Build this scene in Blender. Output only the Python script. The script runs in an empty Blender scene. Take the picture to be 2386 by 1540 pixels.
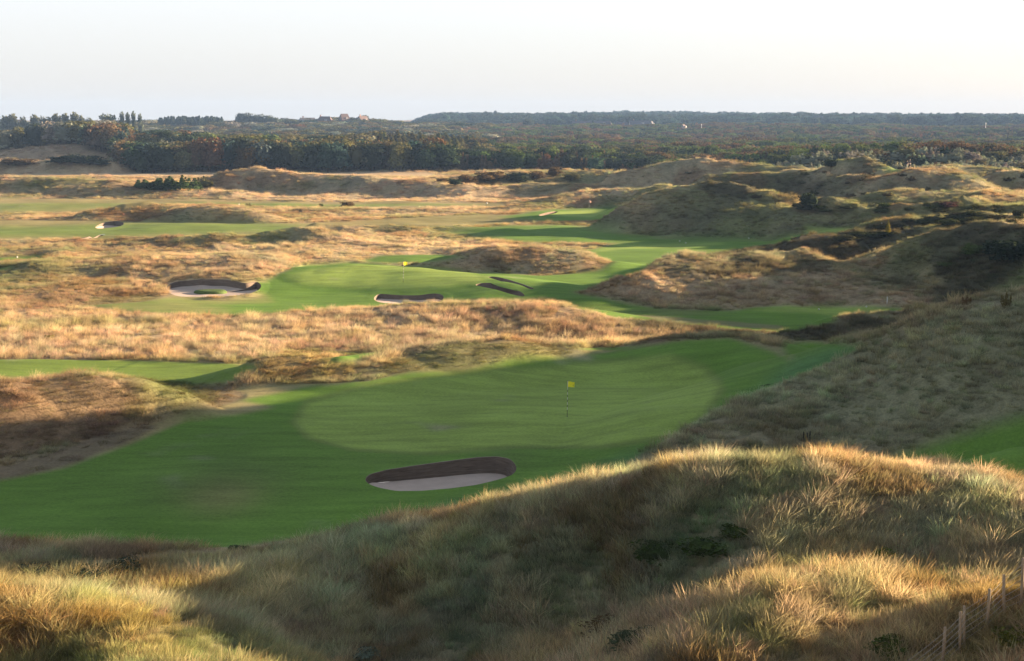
import bpy, bmesh, math, random
import numpy as np
from mathutils import Vector
random.seed(7)
RNG = np.random.default_rng(11)
S = bpy.context.scene
COL = S.collection

# ------------------------------------------------------------------ camera
PITCH = math.radians(8.56)
EYE = 18.0
cam_d = bpy.data.cameras.new("camera")
cam_d.sensor_width = 36.0
cam_d.lens = 36.0 * 3276.0 / 2385.0
cam_d.clip_start = 0.5
cam_d.clip_end = 40000
cam = bpy.data.objects.new("camera", cam_d)
cam.location = (0, 0, EYE)
cam.rotation_euler = (math.radians(90) - PITCH, 0, 0)
COL.objects.link(cam)
S.camera = cam

# ------------------------------------------------------------------ sky, sun, exposure
SUN_EL = math.radians(9.3)
SUN_AZ = math.radians(65)          # clockwise from +Y (straight ahead) to +X (right)
world = bpy.data.worlds.new("World")
S.world = world
world.use_nodes = True
wn = world.node_tree
wn.nodes.clear()
w_out = wn.nodes.new("ShaderNodeOutputWorld")
w_bg = wn.nodes.new("ShaderNodeBackground")
w_sky = wn.nodes.new("ShaderNodeTexSky")
w_sky.sky_type = 'NISHITA'
w_sky.sun_disc = False
w_sky.sun_elevation = SUN_EL
w_sky.sun_rotation = SUN_AZ
w_sky.air_density = 1.0
w_sky.dust_density = 1.5
w_sky.ozone_density = 1.5
# a thin bright veil of high haze, strongest near the horizon
w_geo = wn.nodes.new("ShaderNodeTexCoord")
w_sep = wn.nodes.new("ShaderNodeSeparateXYZ")
w_ramp = wn.nodes.new("ShaderNodeValToRGB")
w_ramp.color_ramp.elements[0].position = 0.0
w_ramp.color_ramp.elements[0].color = (3.15, 3.02, 2.95, 1)
w_ramp.color_ramp.elements[1].position = 0.34
w_ramp.color_ramp.elements[1].color = (1.25, 1.35, 1.5, 1)
for pos_, c_ in ((0.035, (3.22, 3.2, 3.28, 1)), (0.085, (3.6, 3.62, 3.85, 1)), (0.16, (2.8, 2.86, 3.15, 1))):
    e_ = w_ramp.color_ramp.elements.new(pos_)
    e_.color = c_
w_mix = wn.nodes.new("ShaderNodeMix")
w_mix.data_type = 'RGBA'
w_mix.inputs[0].default_value = 0.78
wn.links.new(w_geo.outputs['Generated'], w_sep.inputs[0])
wn.links.new(w_sep.outputs[2], w_ramp.inputs[0])
wn.links.new(w_sky.outputs[0], w_mix.inputs[6])
wn.links.new(w_ramp.outputs[0], w_mix.inputs[7])
wn.links.new(w_mix.outputs[2], w_bg.inputs[0])
w_bg.inputs[1].default_value = 0.055
wn.links.new(w_bg.outputs[0], w_out.inputs[0])

sun_d = bpy.data.lights.new("sun", 'SUN')
sun_d.energy = 5.0
sun_d.angle = math.radians(0.6)
sun_d.color = (1.0, 0.72, 0.45)
sun = bpy.data.objects.new("sun", sun_d)
SUNV = Vector((math.sin(SUN_AZ) * math.cos(SUN_EL), math.cos(SUN_AZ) * math.cos(SUN_EL), math.sin(SUN_EL)))
sun.rotation_euler = (-SUNV).to_track_quat('-Z', 'Y').to_euler()
sun.location = (60, 0, 60)
COL.objects.link(sun)

S.view_settings.view_transform = 'Standard'
S.view_settings.look = 'None'
S.view_settings.exposure = 2.42
S.view_settings.gamma = 1.0
S.render.engine = 'CYCLES'
S.cycles.max_bounces = 5
S.cycles.diffuse_bounces = 2
S.cycles.transmission_bounces = 3
S.cycles.transparent_max_bounces = 4
S.cycles.volume_bounces = 0
S.cycles.use_denoising = True

# ------------------------------------------------------------------ picture ray helpers (2385 x 1540 units)
F, CX, CY = 3276.0, 1192.5, 770.0
sp, cp = math.sin(PITCH), math.cos(PITCH)
def ray(u, v):
    a, b = (u - CX), (CY - v)
    return a, cp * F + sp * b, -sp * F + cp * b      # x, y, z
def at(u, v, Y):
    x, y, z = ray(u, v)
    k = Y / y
    return x * k, Y, EYE + z * k
def px_of(x, y, z):
    dx, dy, dz = x, y, z - EYE
    fw = dy * cp - dz * sp
    up = dy * sp + dz * cp
    return CX + F * dx / fw, CY - F * up / fw

# ------------------------------------------------------------------ noise
_T = np.random.default_rng(5).random((256, 256))
def vnoise(x, y):
    xi = np.floor(x).astype(np.int64); yi = np.floor(y).astype(np.int64)
    fx = x - xi; fy = y - yi
    fx = fx * fx * fx * (fx * (fx * 6 - 15) + 10); fy = fy * fy * fy * (fy * (fy * 6 - 15) + 10)
    x0 = xi & 255; x1 = (xi + 1) & 255; y0 = yi & 255; y1 = (yi + 1) & 255
    return ((_T[x0, y0] * (1 - fx) + _T[x1, y0] * fx) * (1 - fy) + (_T[x0, y1] * (1 - fx) + _T[x1, y1] * fx) * fy) * 2 - 1
def fbm(x, y, wl, oct=3, gain=0.5, seed=0):
    a, s, r = 1.0, 0.0, 0.0
    k = 1.0 / wl
    for i in range(oct):
        c, q = math.cos(0.7 * i + seed), math.sin(0.7 * i + seed)
        s = s + a * vnoise((x * c - y * q) * k + 17.3 * i + seed * 7.1, (x * q + y * c) * k + 5.9 * i + seed * 3.3)
        r += a; a *= gain; k *= 2.03
    return s / r
def sstep(a, b, x):
    t = np.clip((x - a) / (b - a), 0, 1)
    return t * t * (3 - 2 * t)

# ------------------------------------------------------------------ terrain: crest lines (u, v, distance)
RIDGES = []
def R(pts, wn=8.0, wf=6.0, hm=1.0):
    out = []
    for p in pts:
        x, y, z = at(p[0], p[1], p[2])
        out.append((x, y, z - (0.30 if p[2] < 62 else 0.12), p[3] if len(p) > 3 else wn, p[4] if len(p) > 4 else wf))
    RIDGES.append((np.array(out), hm))
def RW(pts, wn, wf):       # crest given in metres (x, y, z)
    RIDGES.append((np.array([(p[0], p[1], p[2], wn, wf) for p in pts]), 1.0))

# foreground
R([(2700,1175,43),(2500,1150,44),(2385,1127,45),(2200,1088,47),(2000,1068,48),(1800,1062,48),(1650,1072,49),(1500,1094,50),(1350,1117,51),(1230,1142,52),(1100,1172,53),(980,1208,54),(850,1238,56),(650,1275,57)], 7, 6)
R([(-250,1360,40),(0,1378,40),(150,1390,40),(300,1414,39),(420,1456,37.5),(500,1530,35)], 5, 6)
R([(1590,1480,35.5),(1680,1430,36.5),(1800,1395,37),(1950,1400,37),(2200,1410,37),(2400,1400,36.5),(2700,1380,36.5)], 6, 5)
R([(2650,1330,33.8),(2379,1390,33.8),(2337,1430,33.6),(2297,1490,33.2),(2242,1545,32.8),(2193,1600,32.4),(2120,1670,31.5)], 4, 3.5)
# big shaded dune right of the green
R([(1440,1092,70,5,4),(1520,1042,73,7,5),(1600,992,76,10,6),(1700,938,80,13,8),(1850,884,84,16,9),(1960,835,88,20,9),(2020,803,90,22,8),(2100,770,90,22,8),(2200,740,88,21,7),(2300,706,86,21,7),(2385,676,84,20,7),(2650,620,80,18,7)])
R([(2150,1095,57,5,5),(2280,1060,58,5,5),(2400,1030,59,5,5),(2700,1000,59,5,5)])
# near green surrounds
R([(-200,912,81,8,6),(0,888,82.5,8.5,6),(60,892,83.5,8,5),(130,880,84.5,7.5,5),(200,869,85.5,7,5),(290,880,86,5,5),(370,905,86,4,4),(425,935,85,3,3)])
R([(585,850,97),(640,826,98),(700,821,98.5),(780,834,98),(850,866,96)], 3.8, 4)
R([(820,868,97),(880,848,98),(960,828,100),(1050,806,102),(1180,790,104),(1280,797,105),(1340,818,106)], 9, 5)
R([(1400,820,108),(1480,800,107),(1600,780,105),(1700,776,104),(1780,790,102),(1845,818,99)], 11, 5)
R([(1890,775,111),(1960,738,115),(2080,724,117),(2200,722,118),(2350,712,118)], 6, 5)
R([(500,770,122),(560,765,122)], 5, 5)
# meadow crest in front of the second green
R([(-100,716,142),(100,716,140),(300,728,134),(600,740,129),(800,726,129),(1000,708,130),(1200,700,130),(1300,708,129),(1380,730,126),(1480,747,122),(1600,758,119),(1800,772,116),(1950,790,113)], 12, 4)
# second green plateau
R([(560,650,156),(640,628,160),(740,617,162),(820,613,162),(950,620,160),(1100,636,154),(1240,655,147)], 15, 4)
R([(1010,612,170),(1060,592,171),(1150,577,172),(1220,586,172),(1290,600,172),(1380,606,172),(1410,616,171)], 8, 7)
R([(-80,640,165),(60,620,168),(200,604,170),(330,598,170),(450,597,170),(560,606,169),(630,626,166)], 12, 8)
R([(-60,668,150),(60,662,151),(150,660,151),(290,672,150),(345,690,148)], 9, 7)
R([(640,612,185),(760,606,190),(900,590,195),(1000,572,200),(1060,565,205)], 9, 8)
# right hand mounds
R([(1370,690,138,5,4),(1490,655,144,8,5),(1600,628,149,14,6),(1700,612,152,17,7),(1800,603,152,18,7),(1880,610,150,17,7),(1940,635,146,14,7),(2050,682,139,10,6),(2200,715,132,6,5)])
R([(1500,636,165),(1600,610,168),(1700,596,170),(1800,585,172),(1950,565,172)], 5, 6)
R([(1850,640,162,10,8),(2000,612,160,12,8),(2080,592,158,14,8),(2200,562,154,18,8),(2300,540,150,20,8),(2385,548,146,20,8),(2600,540,140,20,8)])
R([(1990,585,176),(2060,556,178),(2150,545,178),(2250,538,176),(2385,528,172),(2600,520,170)], 7, 6)
R([(1880,570,186),(1960,545,190),(2030,527,192),(2100,512,192),(2200,503,190),(2385,500,186),(2600,495,180)], 9, 7)
R([(1930,535,205),(2050,500,210),(2200,480,212),(2385,478,208),(2600,470,205)], 9, 8)
R([(1420,522,232,5,6),(1480,480,234,9,8),(1540,458,235,12,8),(1600,445,235,15,8),(1650,436,235,16,8),(1700,434,235,16,8),(1760,448,234,14,8),(1820,470,231,12,7),(1870,500,227,7,6)])
R([(1640,532,219),(1700,498,222),(1740,482,224),(1790,482,224),(1850,508,220)], 8, 6)
R([(1475,470,262),(1510,450,264),(1540,441,265),(1575,452,264),(1610,472,262)], 9, 7)
R([(1160,486,290),(1230,466,300),(1330,455,303),(1450,447,303),(1560,450,300),(1680,440,295)], 16, 8)
R([(1860,500,215),(1950,470,222),(2040,450,225),(2110,440,226),(2200,448,224),(2300,462,220),(2500,470,215)], 10, 8)
R([(1560,442,272),(1640,425,275),(1720,410,275),(1850,404,272),(1950,410,265),(2060,412,255),(2160,404,255),(2220,410,252),(2300,440,246),(2385,455,240),(2500,460,238)], 11, 8)
R([(1840,405,300),(1920,394,285),(1980,380,275),(2010,373,272),(2050,382,270),(2080,392,268)], 9, 7)
R([(2060,397,262),(2120,396,262),(2190,402,258),(2230,412,256)], 5, 5)
R([(1480,400,345),(1560,378,345),(1640,371,342),(1690,374,340),(1760,382,338),(1840,392,335)], 13, 10)
R([(2180,395,315),(2260,388,320),(2330,392,318),(2385,402,315),(2600,405,310)], 12, 10)
R([(2280,425,265),(2340,412,262),(2400,410,260),(2600,405,255)], 9, 8)
R([(1930,372,380),(2060,368,385),(2180,366,385),(2330,380,380),(2500,380,380)], 12, 12)
# left hand mounds
R([(185,512,254,4,4),(240,490,258),(300,476,261),(345,471,262),(400,480,261)], 6.5, 6)
R([(395,492,252),(430,483,253),(480,478,253),(560,482,252),(615,498,250),(660,513,247)], 6, 6)
R([(590,556,204),(635,532,207),(690,526,208),(725,538,206),(765,556,204)], 4.5, 5)
R([(330,564,203),(400,548,205),(440,552,205)], 4, 4)
R([(450,558,203),(515,540,206),(585,558,204)], 4.5, 4)
R([(700,538,218),(740,519,222),(790,524,222),(830,530,222)], 4.5, 4)
R([(820,532,221),(870,520,224),(930,524,224),(960,530,224)], 4.5, 4)
R([(860,530,228),(950,522,232),(1060,523,232),(1180,532,226)], 5, 4)
R([(180,556,206),(220,549,209),(280,546,210),(330,554,208)], 3.5, 3)
R([(-60,505,262),(40,503,262),(120,505,262),(170,512,258)], 3, 4)
R([(-100,414,345),(60,411,345),(150,413,345),(240,420,345),(300,433,340),(420,441,335),(520,448,330)], 13, 9)
R([(440,436,345),(500,412,350),(545,398,352),(590,392,353),(650,400,352),(740,408,350),(860,410,345),(960,418,340),(1060,430,335)], 14, 9)
R([(1040,420,370),(1100,405,378),(1200,400,385),(1320,398,390),(1450,402,385)], 12, 10)
R([(1080,440,330),(1200,432,335),(1350,430,335),(1450,436,330)], 8, 8)
R([(-200,350,620),(0,350,620),(100,345,620),(190,335,620),(240,340,620),(300,354,600)], 70, 40)
R([(0,372,480),(80,372,480),(160,366,480),(230,372,480)], 14, 14)
# off-frame dunes to the right that throw the evening shade
RW([(62,72,11),(66,84,15.5),(69,98,19.5),(71,112,20.5),(72,123,19.5),(73,131,13),(74,139,5)], 14, 10)
RW([(104,150,6),(112,170,7),(118,190,7)], 16, 16)

def foreground(x, y):
    r = y
    z = np.interp(r, [-400, -60, -5, 2, 20, 33, 37, 41, 46, 50, 55, 59, 63], [2, 9, 15.8, 15.9, 8.6, 3.1, 2.0, 1.6, 1.4, 1.1, 0.5, 0.10, 0.0])
    return z * (1 - 0.75 * sstep(90, 260, np.abs(x)))
def base(x, y):
    z = foreground(x, y)
    d = np.hypot(x, y)
    # right-hand dune plateau
    z = z + 4.2 * sstep(8, 60, x - 0.10 * y) * sstep(135, 215, y) * (1 - sstep(420, 560, y))
    z = z - 1.1 * np.exp(-((x + 4.5) / 4.5) ** 2) * sstep(24, 31, y) * (1 - sstep(40, 50, y))
    z = z + 2.9 * sstep(0, 8, x) * sstep(30, 38, y) * (1 - sstep(46, 56, y))
    z = z + 0.9 * sstep(20, 34, x) * sstep(50, 60, y) * (1 - sstep(70, 78, y))
    # far wooded ridge and rolling land
    u = np.degrees(np.arctan2(x, np.maximum(y, 1)))
    z = z + np.interp(u, [-4.5, -3.4, -2.0, 0, 4, 6.5, 9, 12, 20, 30], [0, 4.5, 6.5, 7, 8, 9.5, 7, 5, 3, 2]) * sstep(1650, 2500, d) * (y > 0)
    z = z + 7 * sstep(1050, 1400, d) * (y > 0) + 3 * np.exp(-((u + 6.9) / 1.6) ** 2) * sstep(1150, 1350, d) * (y > 0)
    z = z + 2.6 * sstep(480, 700, d) * fbm(x, y, 130, 3, seed=3) 
    z = z - 3 * sstep(3500, 9000, d)
    return z
def ridges(x, y):
    acc = np.zeros_like(x)
    P = 3.0
    for pts, hm in RIDGES:
        m = max(pts[:, 3].max(), pts[:, 4].max())
        sel = (x > pts[:, 0].min() - m) & (x < pts[:, 0].max() + m) & (y > pts[:, 1].min() - m) & (y < pts[:, 1].max() + m)
        if not sel.any():
            continue
        X, Y = x[sel], y[sel]
        wob = 1 + 0.26 * fbm(X, Y, 9.0 + 0.035 * pts[:, 1].mean(), 2, seed=len(pts))
        bz = base(pts[:, 0], pts[:, 1])
        best = np.zeros_like(X)
        for i in range(len(pts) - 1):
            ax, ay, _, na, fa = pts[i]; bx, by, _, nb, fb = pts[i + 1]
            ha, hb = max(pts[i, 2] - bz[i], 0), max(pts[i + 1, 2] - bz[i + 1], 0)
            dx, dy = bx - ax, by - ay
            t = np.clip(((X - ax) * dx + (Y - ay) * dy) / (dx * dx + dy * dy), 0, 1)
            qx, qy = X - ax - t * dx, Y - ay - t * dy
            d = np.hypot(qx, qy) + 1e-6
            s = 0.5 + 0.5 * qy / d
            w = ((na + (nb - na) * t) * (1 - s) + (fa + (fb - fa) * t) * s) * wob
            h = ha + (hb - ha) * t
            k = np.clip(1 - (d / w) ** 2, 0, 1)
            best = np.maximum(best, h * k ** 1.45)
        acc[sel] = acc[sel] + best ** P
    return acc ** (1 / P)

# ------------------------------------------------------------------ polar grid round the camera
az_in = np.linspace(-24.5, 24.5, 1000)
side = 24.5 + np.cumsum(np.linspace(0.15, 4.6, 66))
side = side[side < 180]
AZ = np.radians(np.concatenate([-side[::-1], az_in, side]))
rr = [1.5]
while rr[-1] < 12000:
    r = rr[-1]
    if r < 26: s = 0.6
    elif r < 60: s = 0.20
    elif r < 85: s = 0.19
    elif r < 120: s = 0.34
    elif r < 220: s = 0.0042 * r
    elif r < 500: s = 0.0062 * r
    elif r < 900: s = 0.012 * r
    else: s = 0.03 * r
    rr.append(r + s)
RR = np.array(rr)
NR, NC = len(RR), len(AZ)
GX = RR[:, None] * np.sin(AZ)[None, :]
GY = RR[:, None] * np.cos(AZ)[None, :]
GZ = base(GX.ravel(), GY.ravel()).reshape(GX.shape)
GZ = GZ + ridges(GX.ravel(), GY.ravel()).reshape(GX.shape)
SLOPE = (GZ - EYE) / RR[:, None]
print("grid", NR, NC)

def hit(u, v, ymin=20.0):
    """first terrain hit of the picture ray -> fractional (row, col)"""
    dx, dy, dz = ray(u, v)
    az = math.atan2(dx, dy)
    t = dz / math.hypot(dx, dy)
    jf = np.interp(az, AZ, np.arange(NC))
    j = int(round(jf))
    i0 = int(np.searchsorted(RR, ymin / math.cos(az)))
    c = SLOPE[i0:, j] >= t
    if not c.any():
        return float(NR - 1), jf
    k = int(np.argmax(c))
    i = i0 + k
    if k > 0:
        a, b = SLOPE[i - 1, j], SLOPE[i, j]
        return i - 1 + (t - a) / (b - a + 1e-12), jf
    return float(i), jf
def grid_xyz(i, j, Z=None):
    Z = GZ if Z is None else Z
    r = np.interp(i, np.arange(NR), RR); a = np.interp(j, np.arange(NC), AZ)
    i0 = np.clip(np.floor(i).astype(int), 0, NR - 2); j0 = np.clip(np.floor(j).astype(int), 0, NC - 2)
    fi, fj = i - i0, j - j0
    z = (Z[i0, j0] * (1 - fi) + Z[i0 + 1, j0] * fi) * (1 - fj) + (Z[i0, j0 + 1] * (1 - fi) + Z[i0 + 1, j0 + 1] * fi) * fj
    return r * np.sin(a), r * np.cos(a), z
def sample(A, x, y):
    r = np.hypot(x, y); a = np.arctan2(x, y)
    i = np.interp(r, RR, np.arange(NR)); j = np.interp(a, AZ, np.arange(NC))
    i0 = np.clip(np.floor(i).astype(int), 0, NR - 2); j0 = np.clip(np.floor(j).astype(int), 0, NC - 2)
    fi, fj = i - i0, j - j0
    if A.ndim == 3:
        fi = fi[..., None]; fj = fj[..., None]
    return (A[i0, j0] * (1 - fi) + A[i0 + 1, j0] * fi) * (1 - fj) + (A[i0, j0 + 1] * (1 - fi) + A[i0 + 1, j0 + 1] * fi) * fj

def poly_ij(poly, ymin=20.0, step=14.0):
    out = []
    n = len(poly)
    for k in range(n):
        a, b = poly[k], poly[(k + 1) % n]
        m = max(1, int(math.hypot(a[0] - b[0], a[1] - b[1]) / step))
        for q in range(m):
            t = q / m
            out.append(hit(a[0] + (b[0] - a[0]) * t, a[1] + (b[1] - a[1]) * t, ymin))
    return np.array(out)
def raster(ij):
    m = np.zeros((NR, NC), np.float32)
    I, J = ij[:, 0], ij[:, 1]
    I2, J2 = np.roll(I, -1), np.roll(J, -1)
    for j in range(max(0, int(math.ceil(J.min()))), min(NC - 1, int(J.max())) + 1):
        c = (J <= j) != (J2 <= j)
        if not c.any():
            continue
        rows = np.sort(I[c] + (j - J[c]) / (J2[c] - J[c]) * (I2[c] - I[c]))
        for q in range(0, len(rows) - 1, 2):
            a, b = rows[q], rows[q + 1]
            m[int(math.ceil(a)):int(b) + 1, j] = 1
    return m
def blur(m, ki, kj):
    for ax, k in ((0, ki), (1, kj)):
        if k < 1: continue
        for _ in range(2):
            p = np.concatenate([np.repeat(np.take(m, [0], ax), k + 1, ax), m, np.repeat(np.take(m, [-1], ax), k, ax)], ax)
            c = np.cumsum(p, ax, dtype=np.float64)
            n = m.shape[ax]
            m = ((np.take(c, range(2 * k + 1, 2 * k + 1 + n), ax) - np.take(c, range(0, n), ax)) / (2 * k + 1)).astype(np.float32)
    return m

# ------------------------------------------------------------------ colours painted on the ground
PAL = dict(
    tan=(0.45, 0.345, 0.20), peach=(0.52, 0.405, 0.265), olive=(0.22, 0.225, 0.105), brown=(0.24, 0.165, 0.10),
    heath=(0.075, 0.070, 0.045), fair=(0.118, 0.222, 0.036), putt=(0.245, 0.345, 0.075), tee=(0.15, 0.23, 0.045),
    semi=(0.26, 0.24, 0.10), path=(0.225, 0.18, 0.12), teal=(0.075, 0.175, 0.085), sand=(0.50, 0.42, 0.36), gold=(0.34, 0.27, 0.09),
    grey=(0.31, 0.30, 0.20), sage=(0.24, 0.285, 0.165), straw_lift=(0.44, 0.42, 0.26), rust=(0.24, 0.12, 0.06), moss=(0.13, 0.16, 0.05), deep=(0.05, 0.10, 0.025))
gx, gy = GX, GY
n1 = fbm(gx, gy, 14, 3, seed=1); n2 = fbm(gx, gy, 5, 3, seed=2); n3 = fbm(gx, gy, 45, 2, seed=4)
def mixc(A, c, m):
    return A * (1 - m[..., None]) + np.array(c, np.float32) * m[..., None]
C3 = np.ones((NR, NC, 3), np.float32) * np.array(PAL['tan'], np.float32)
C3 = mixc(C3, PAL['peach'], sstep(-0.2, 0.5, n3))
C3 = mixc(C3, PAL['olive'], 0.75 * sstep(0.05, 0.45, n1))
C3 = mixc(C3, PAL['brown'], 0.7 * sstep(0.1, 0.5, n2))
C3 = mixc(C3, PAL['grey'], 0.6 * sstep(0.15, 0.5, -n1))
rgt = sstep(-0.05, 0.12, np.arctan2(gx, np.maximum(gy, 1)) - 0.02) * (gy > 60)
C3 = mixc(C3, PAL['sage'], 0.34 * rgt)
n7 = fbm(gx, gy, 9, 3, seed=61); n8 = fbm(gx, gy, 20, 3, seed=62)
midf = sstep(112, 150, np.hypot(gx, gy))
C3 = mixc(C3, PAL['moss'], 0.55 * sstep(0.12, 0.35, n8) * (0.25 + 0.75 * rgt) * midf)
C3 = mixc(C3, PAL['heath'], 0.6 * sstep(0.18, 0.4, n7) * (0.2 + 0.8 * rgt) * midf)
C3 = mixc(C3, PAL['rust'], 0.45 * sstep(0.2, 0.42, -n7) * midf)
ROUGH = np.ones((NR, NC), np.float32)     # long-grass mask
GH = np.ones((NR, NC), np.float32)        # grass height factor
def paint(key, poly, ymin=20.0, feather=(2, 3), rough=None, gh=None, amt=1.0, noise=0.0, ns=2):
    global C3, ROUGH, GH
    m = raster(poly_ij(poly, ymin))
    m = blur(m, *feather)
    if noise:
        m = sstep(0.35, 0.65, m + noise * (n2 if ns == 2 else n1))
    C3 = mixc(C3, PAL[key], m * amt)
    if rough is not None:
        ROUGH = ROUGH * (1 - m) + rough * m
    if gh is not None:
        GH = GH * (1 - m) + gh * m
    return m
exec_paint = []
# rough tone areas ------------------------------------------------------
paint('peach', [(-200,728),(600,745),(1000,712),(1300,715),(1500,760),(1380,800),(1200,780),(1000,800),(800,815),(600,835),(-200,840)], 100, (6,12), amt=0.75, noise=0.5, gh=1.25)
paint('olive', [(0,745),(400,750),(420,765),(0,775)], 100, (4,20), amt=0.6, noise=0.6)
paint('brown', [(900,715),(1300,712),(1500,750),(1900,780),(1700,775),(1500,800),(1300,785),(1000,740)], 100, (4,14), amt=0.55, noise=0.6)
paint('heath', [(1400,738),(1600,752),(1900,770),(1950,795),(1800,790),(1500,765)], 100, (2,8), amt=0.8, noise=0.3)  # shadowed ditch in the rough, its shade painted dark
paint('peach', [(560,860),(620,828),(720,824),(860,868),(700,880)], 90, (2,6), amt=0.7)
paint('brown', [(-200,910),(0,900),(200,872),(300,890),(420,940),(300,990),(100,1050),(-200,1120)], 60, (5,10), amt=0.85, noise=0.5, gh=0.55)
paint('moss', [(300,890),(430,935),(400,955),(300,985),(250,960),(330,920)], 60, (4,10), amt=0.7, noise=0.4, gh=0.5)
paint('gold', [(575,862),(640,828),(710,822),(790,836),(865,868),(800,885),(700,898),(600,885)], 90, (2,4), amt=0.6, gh=0.55)
paint('moss', [(560,842),(700,815),(870,822),(900,828),(860,835),(780,826),(700,820),(640,826),(580,850)], 98.6, (1,3), amt=0.8, gh=0.3)
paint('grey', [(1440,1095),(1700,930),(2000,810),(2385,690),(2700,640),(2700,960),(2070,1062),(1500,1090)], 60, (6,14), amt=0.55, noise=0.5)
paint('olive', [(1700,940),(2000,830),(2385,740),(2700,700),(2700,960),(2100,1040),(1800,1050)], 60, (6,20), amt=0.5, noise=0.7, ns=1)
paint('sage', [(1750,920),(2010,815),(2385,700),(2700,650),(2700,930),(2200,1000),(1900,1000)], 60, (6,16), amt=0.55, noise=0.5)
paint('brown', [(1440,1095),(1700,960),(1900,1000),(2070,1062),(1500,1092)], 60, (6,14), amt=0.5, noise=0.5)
paint('heath', [(1890,790),(1920,750),(2200,735),(2050,790)], 95, (3,8), amt=0.7, noise=0.4)
paint('peach', [(1340,690),(1500,672),(1800,660),(1950,640),(2200,718),(1700,722),(1540,720)], 120, (4,12), amt=0.7, noise=0.5)
paint('heath', [(1480,650),(1600,628),(1750,612),(1850,640),(1700,665),(1500,668)], 130, (4,12), amt=0.55, noise=0.4)  # dark left side of the mound, shade put into the colour
paint('heath', [(2150,640),(2220,570),(2300,545),(2385,555),(2385,680),(2250,700)], 130, (6,14), amt=0.8, noise=0.5)  # shaded dune face, its darkness painted into the ground
paint('heath', [(1600,600),(1850,575),(1950,555),(2050,525),(2200,508),(2385,505),(2385,535),(2150,545),(2050,575),(1850,640),(1750,600),(1600,615)], 160, (4,12), amt=0.85, noise=0.4)
paint('heath', [(1430,520),(1560,465),(1680,445),(1800,480),(1700,510),(1650,545),(1450,550)], 205, (3,10), amt=0.45, noise=0.5)  # shaded face of the big dune, darkened in the colour too
paint('moss', [(1650,530),(1720,500),(1800,510),(1780,550),(1650,555)], 205, (3,8), amt=0.7)
paint('olive', [(1180,485),(1400,455),(1560,460),(1440,485),(1300,480),(1200,500)], 255, (3,10), amt=0.7, noise=0.3)
paint('heath', [(1600,430),(1800,415),(2000,420),(2100,430),(2080,475),(1900,470),(1750,470)], 228, (3,10), amt=0.5, noise=0.5)  # dark faces under the lit crest, shade painted in
paint('moss', [(0,415),(200,415),(300,435),(250,448),(0,452)], 300, (3,10), amt=0.65, noise=0.4)
paint('brown', [(200,420),(440,440),(420,455),(240,450)], 300, (3,10), amt=0.7, noise=0.4)
paint('rust', [(450,440),(560,400),(590,395),(600,440)], 310, (3,8), amt=0.55, noise=0.3)
paint('moss', [(590,395),(660,405),(760,412),(900,418),(880,440),(620,440)], 310, (3,8), amt=0.6, noise=0.5)
paint('rust', [(240,490),(340,478),(400,488),(560,488),(630,508),(560,518),(330,518),(230,515)], 235, (3,8), amt=0.5, noise=0.4)
paint('peach', [(0,400),(400,402),(1000,402),(1060,412),(700,412),(300,412),(0,410)], 355, (2,8), amt=0.9, rough=0.3)
paint('peach', [(0,345),(100,342),(190,333),(300,352),(290,378),(150,380),(0,375)], 500, (2,8), amt=0.7)
paint('peach', [(520,455),(1000,440),(1200,445),(1150,470),(700,468),(500,470)], 270, (2,10), amt=0.7, noise=0.3)
paint('peach', [(1000,600),(700,620),(450,585),(600,575),(900,560),(1100,560),(1200,590),(1050,600)], 165, (3,12), amt=0.6, noise=0.4)
# short grass between: semi rough
SR = dict(rough=0.0, gh=0.3)
paint('semi', [(-200,462),(300,463),(700,470),(1170,470),(1180,482),(900,486),(640,480),(420,472),(270,490),(100,498),(-200,502)], 240, (2,10), amt=0.75, noise=0.25, rough=0.15)
paint('semi', [(-200,512),(180,514),(420,520),(700,520),(900,510),(1170,500),(1200,520),(1000,530),(760,528),(600,545),(300,556),(-200,562)], 205, (2,10), amt=0.8, noise=0.25, rough=0.12)
paint('fair', [(-200,528),(150,524),(420,518),(600,520),(700,525),(620,540),(450,546),(200,552),(-200,556)], 200, (2,10), amt=0.72, **SR)
paint('fair', [(-200,473),(180,474),(290,474),(270,486),(60,494),(-200,496)], 240, (2,10), amt=0.55, **SR)
paint('fair', [(400,472),(620,474),(1120,476),(1130,479),(620,480),(430,478)], 250, (1,6), amt=0.7, **SR)
paint('fair', [(1000,536),(1180,524),(1320,522),(1420,530),(1470,545),(1640,553),(1830,553),(1800,560),(1500,566),(1200,566),(1120,555)], 195, (2,8), **SR)
paint('semi', [(1000,505),(1160,500),(1250,512),(1150,518),(1000,520)], 240, (2,8), amt=0.9, **SR)
paint('fair', [(1160,506),(1250,494),(1300,488),(1400,482),(1445,478),(1450,500),(1420,512),(1280,517)], 250, (1,4), **SR)
paint('putt', [(1290,496),(1340,490),(1440,488),(1448,494),(1420,503),(1330,506),(1290,503)], 250, (1,3), **SR)
paint('deep', [(1400,482),(1440,476),(1450,486),(1330,488)], 262, (1,3), amt=0.8, **SR)
paint('putt', [(1860,532),(1900,528),(1985,530),(1975,540),(1880,541)], 200, (1,2), **SR)
paint('fair', [(1840,545),(1960,542),(1990,545),(1880,562),(1780,568)], 190, (1,4), **SR)
paint('fair', [(2040,398),(2060,393),(2150,392),(2140,402),(2060,404)], 250, (1,4), **SR)
paint('fair', [(2300,424),(2330,432),(2385,440),(2385,450),(2330,442)], 225, (1,4), **SR)
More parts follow.
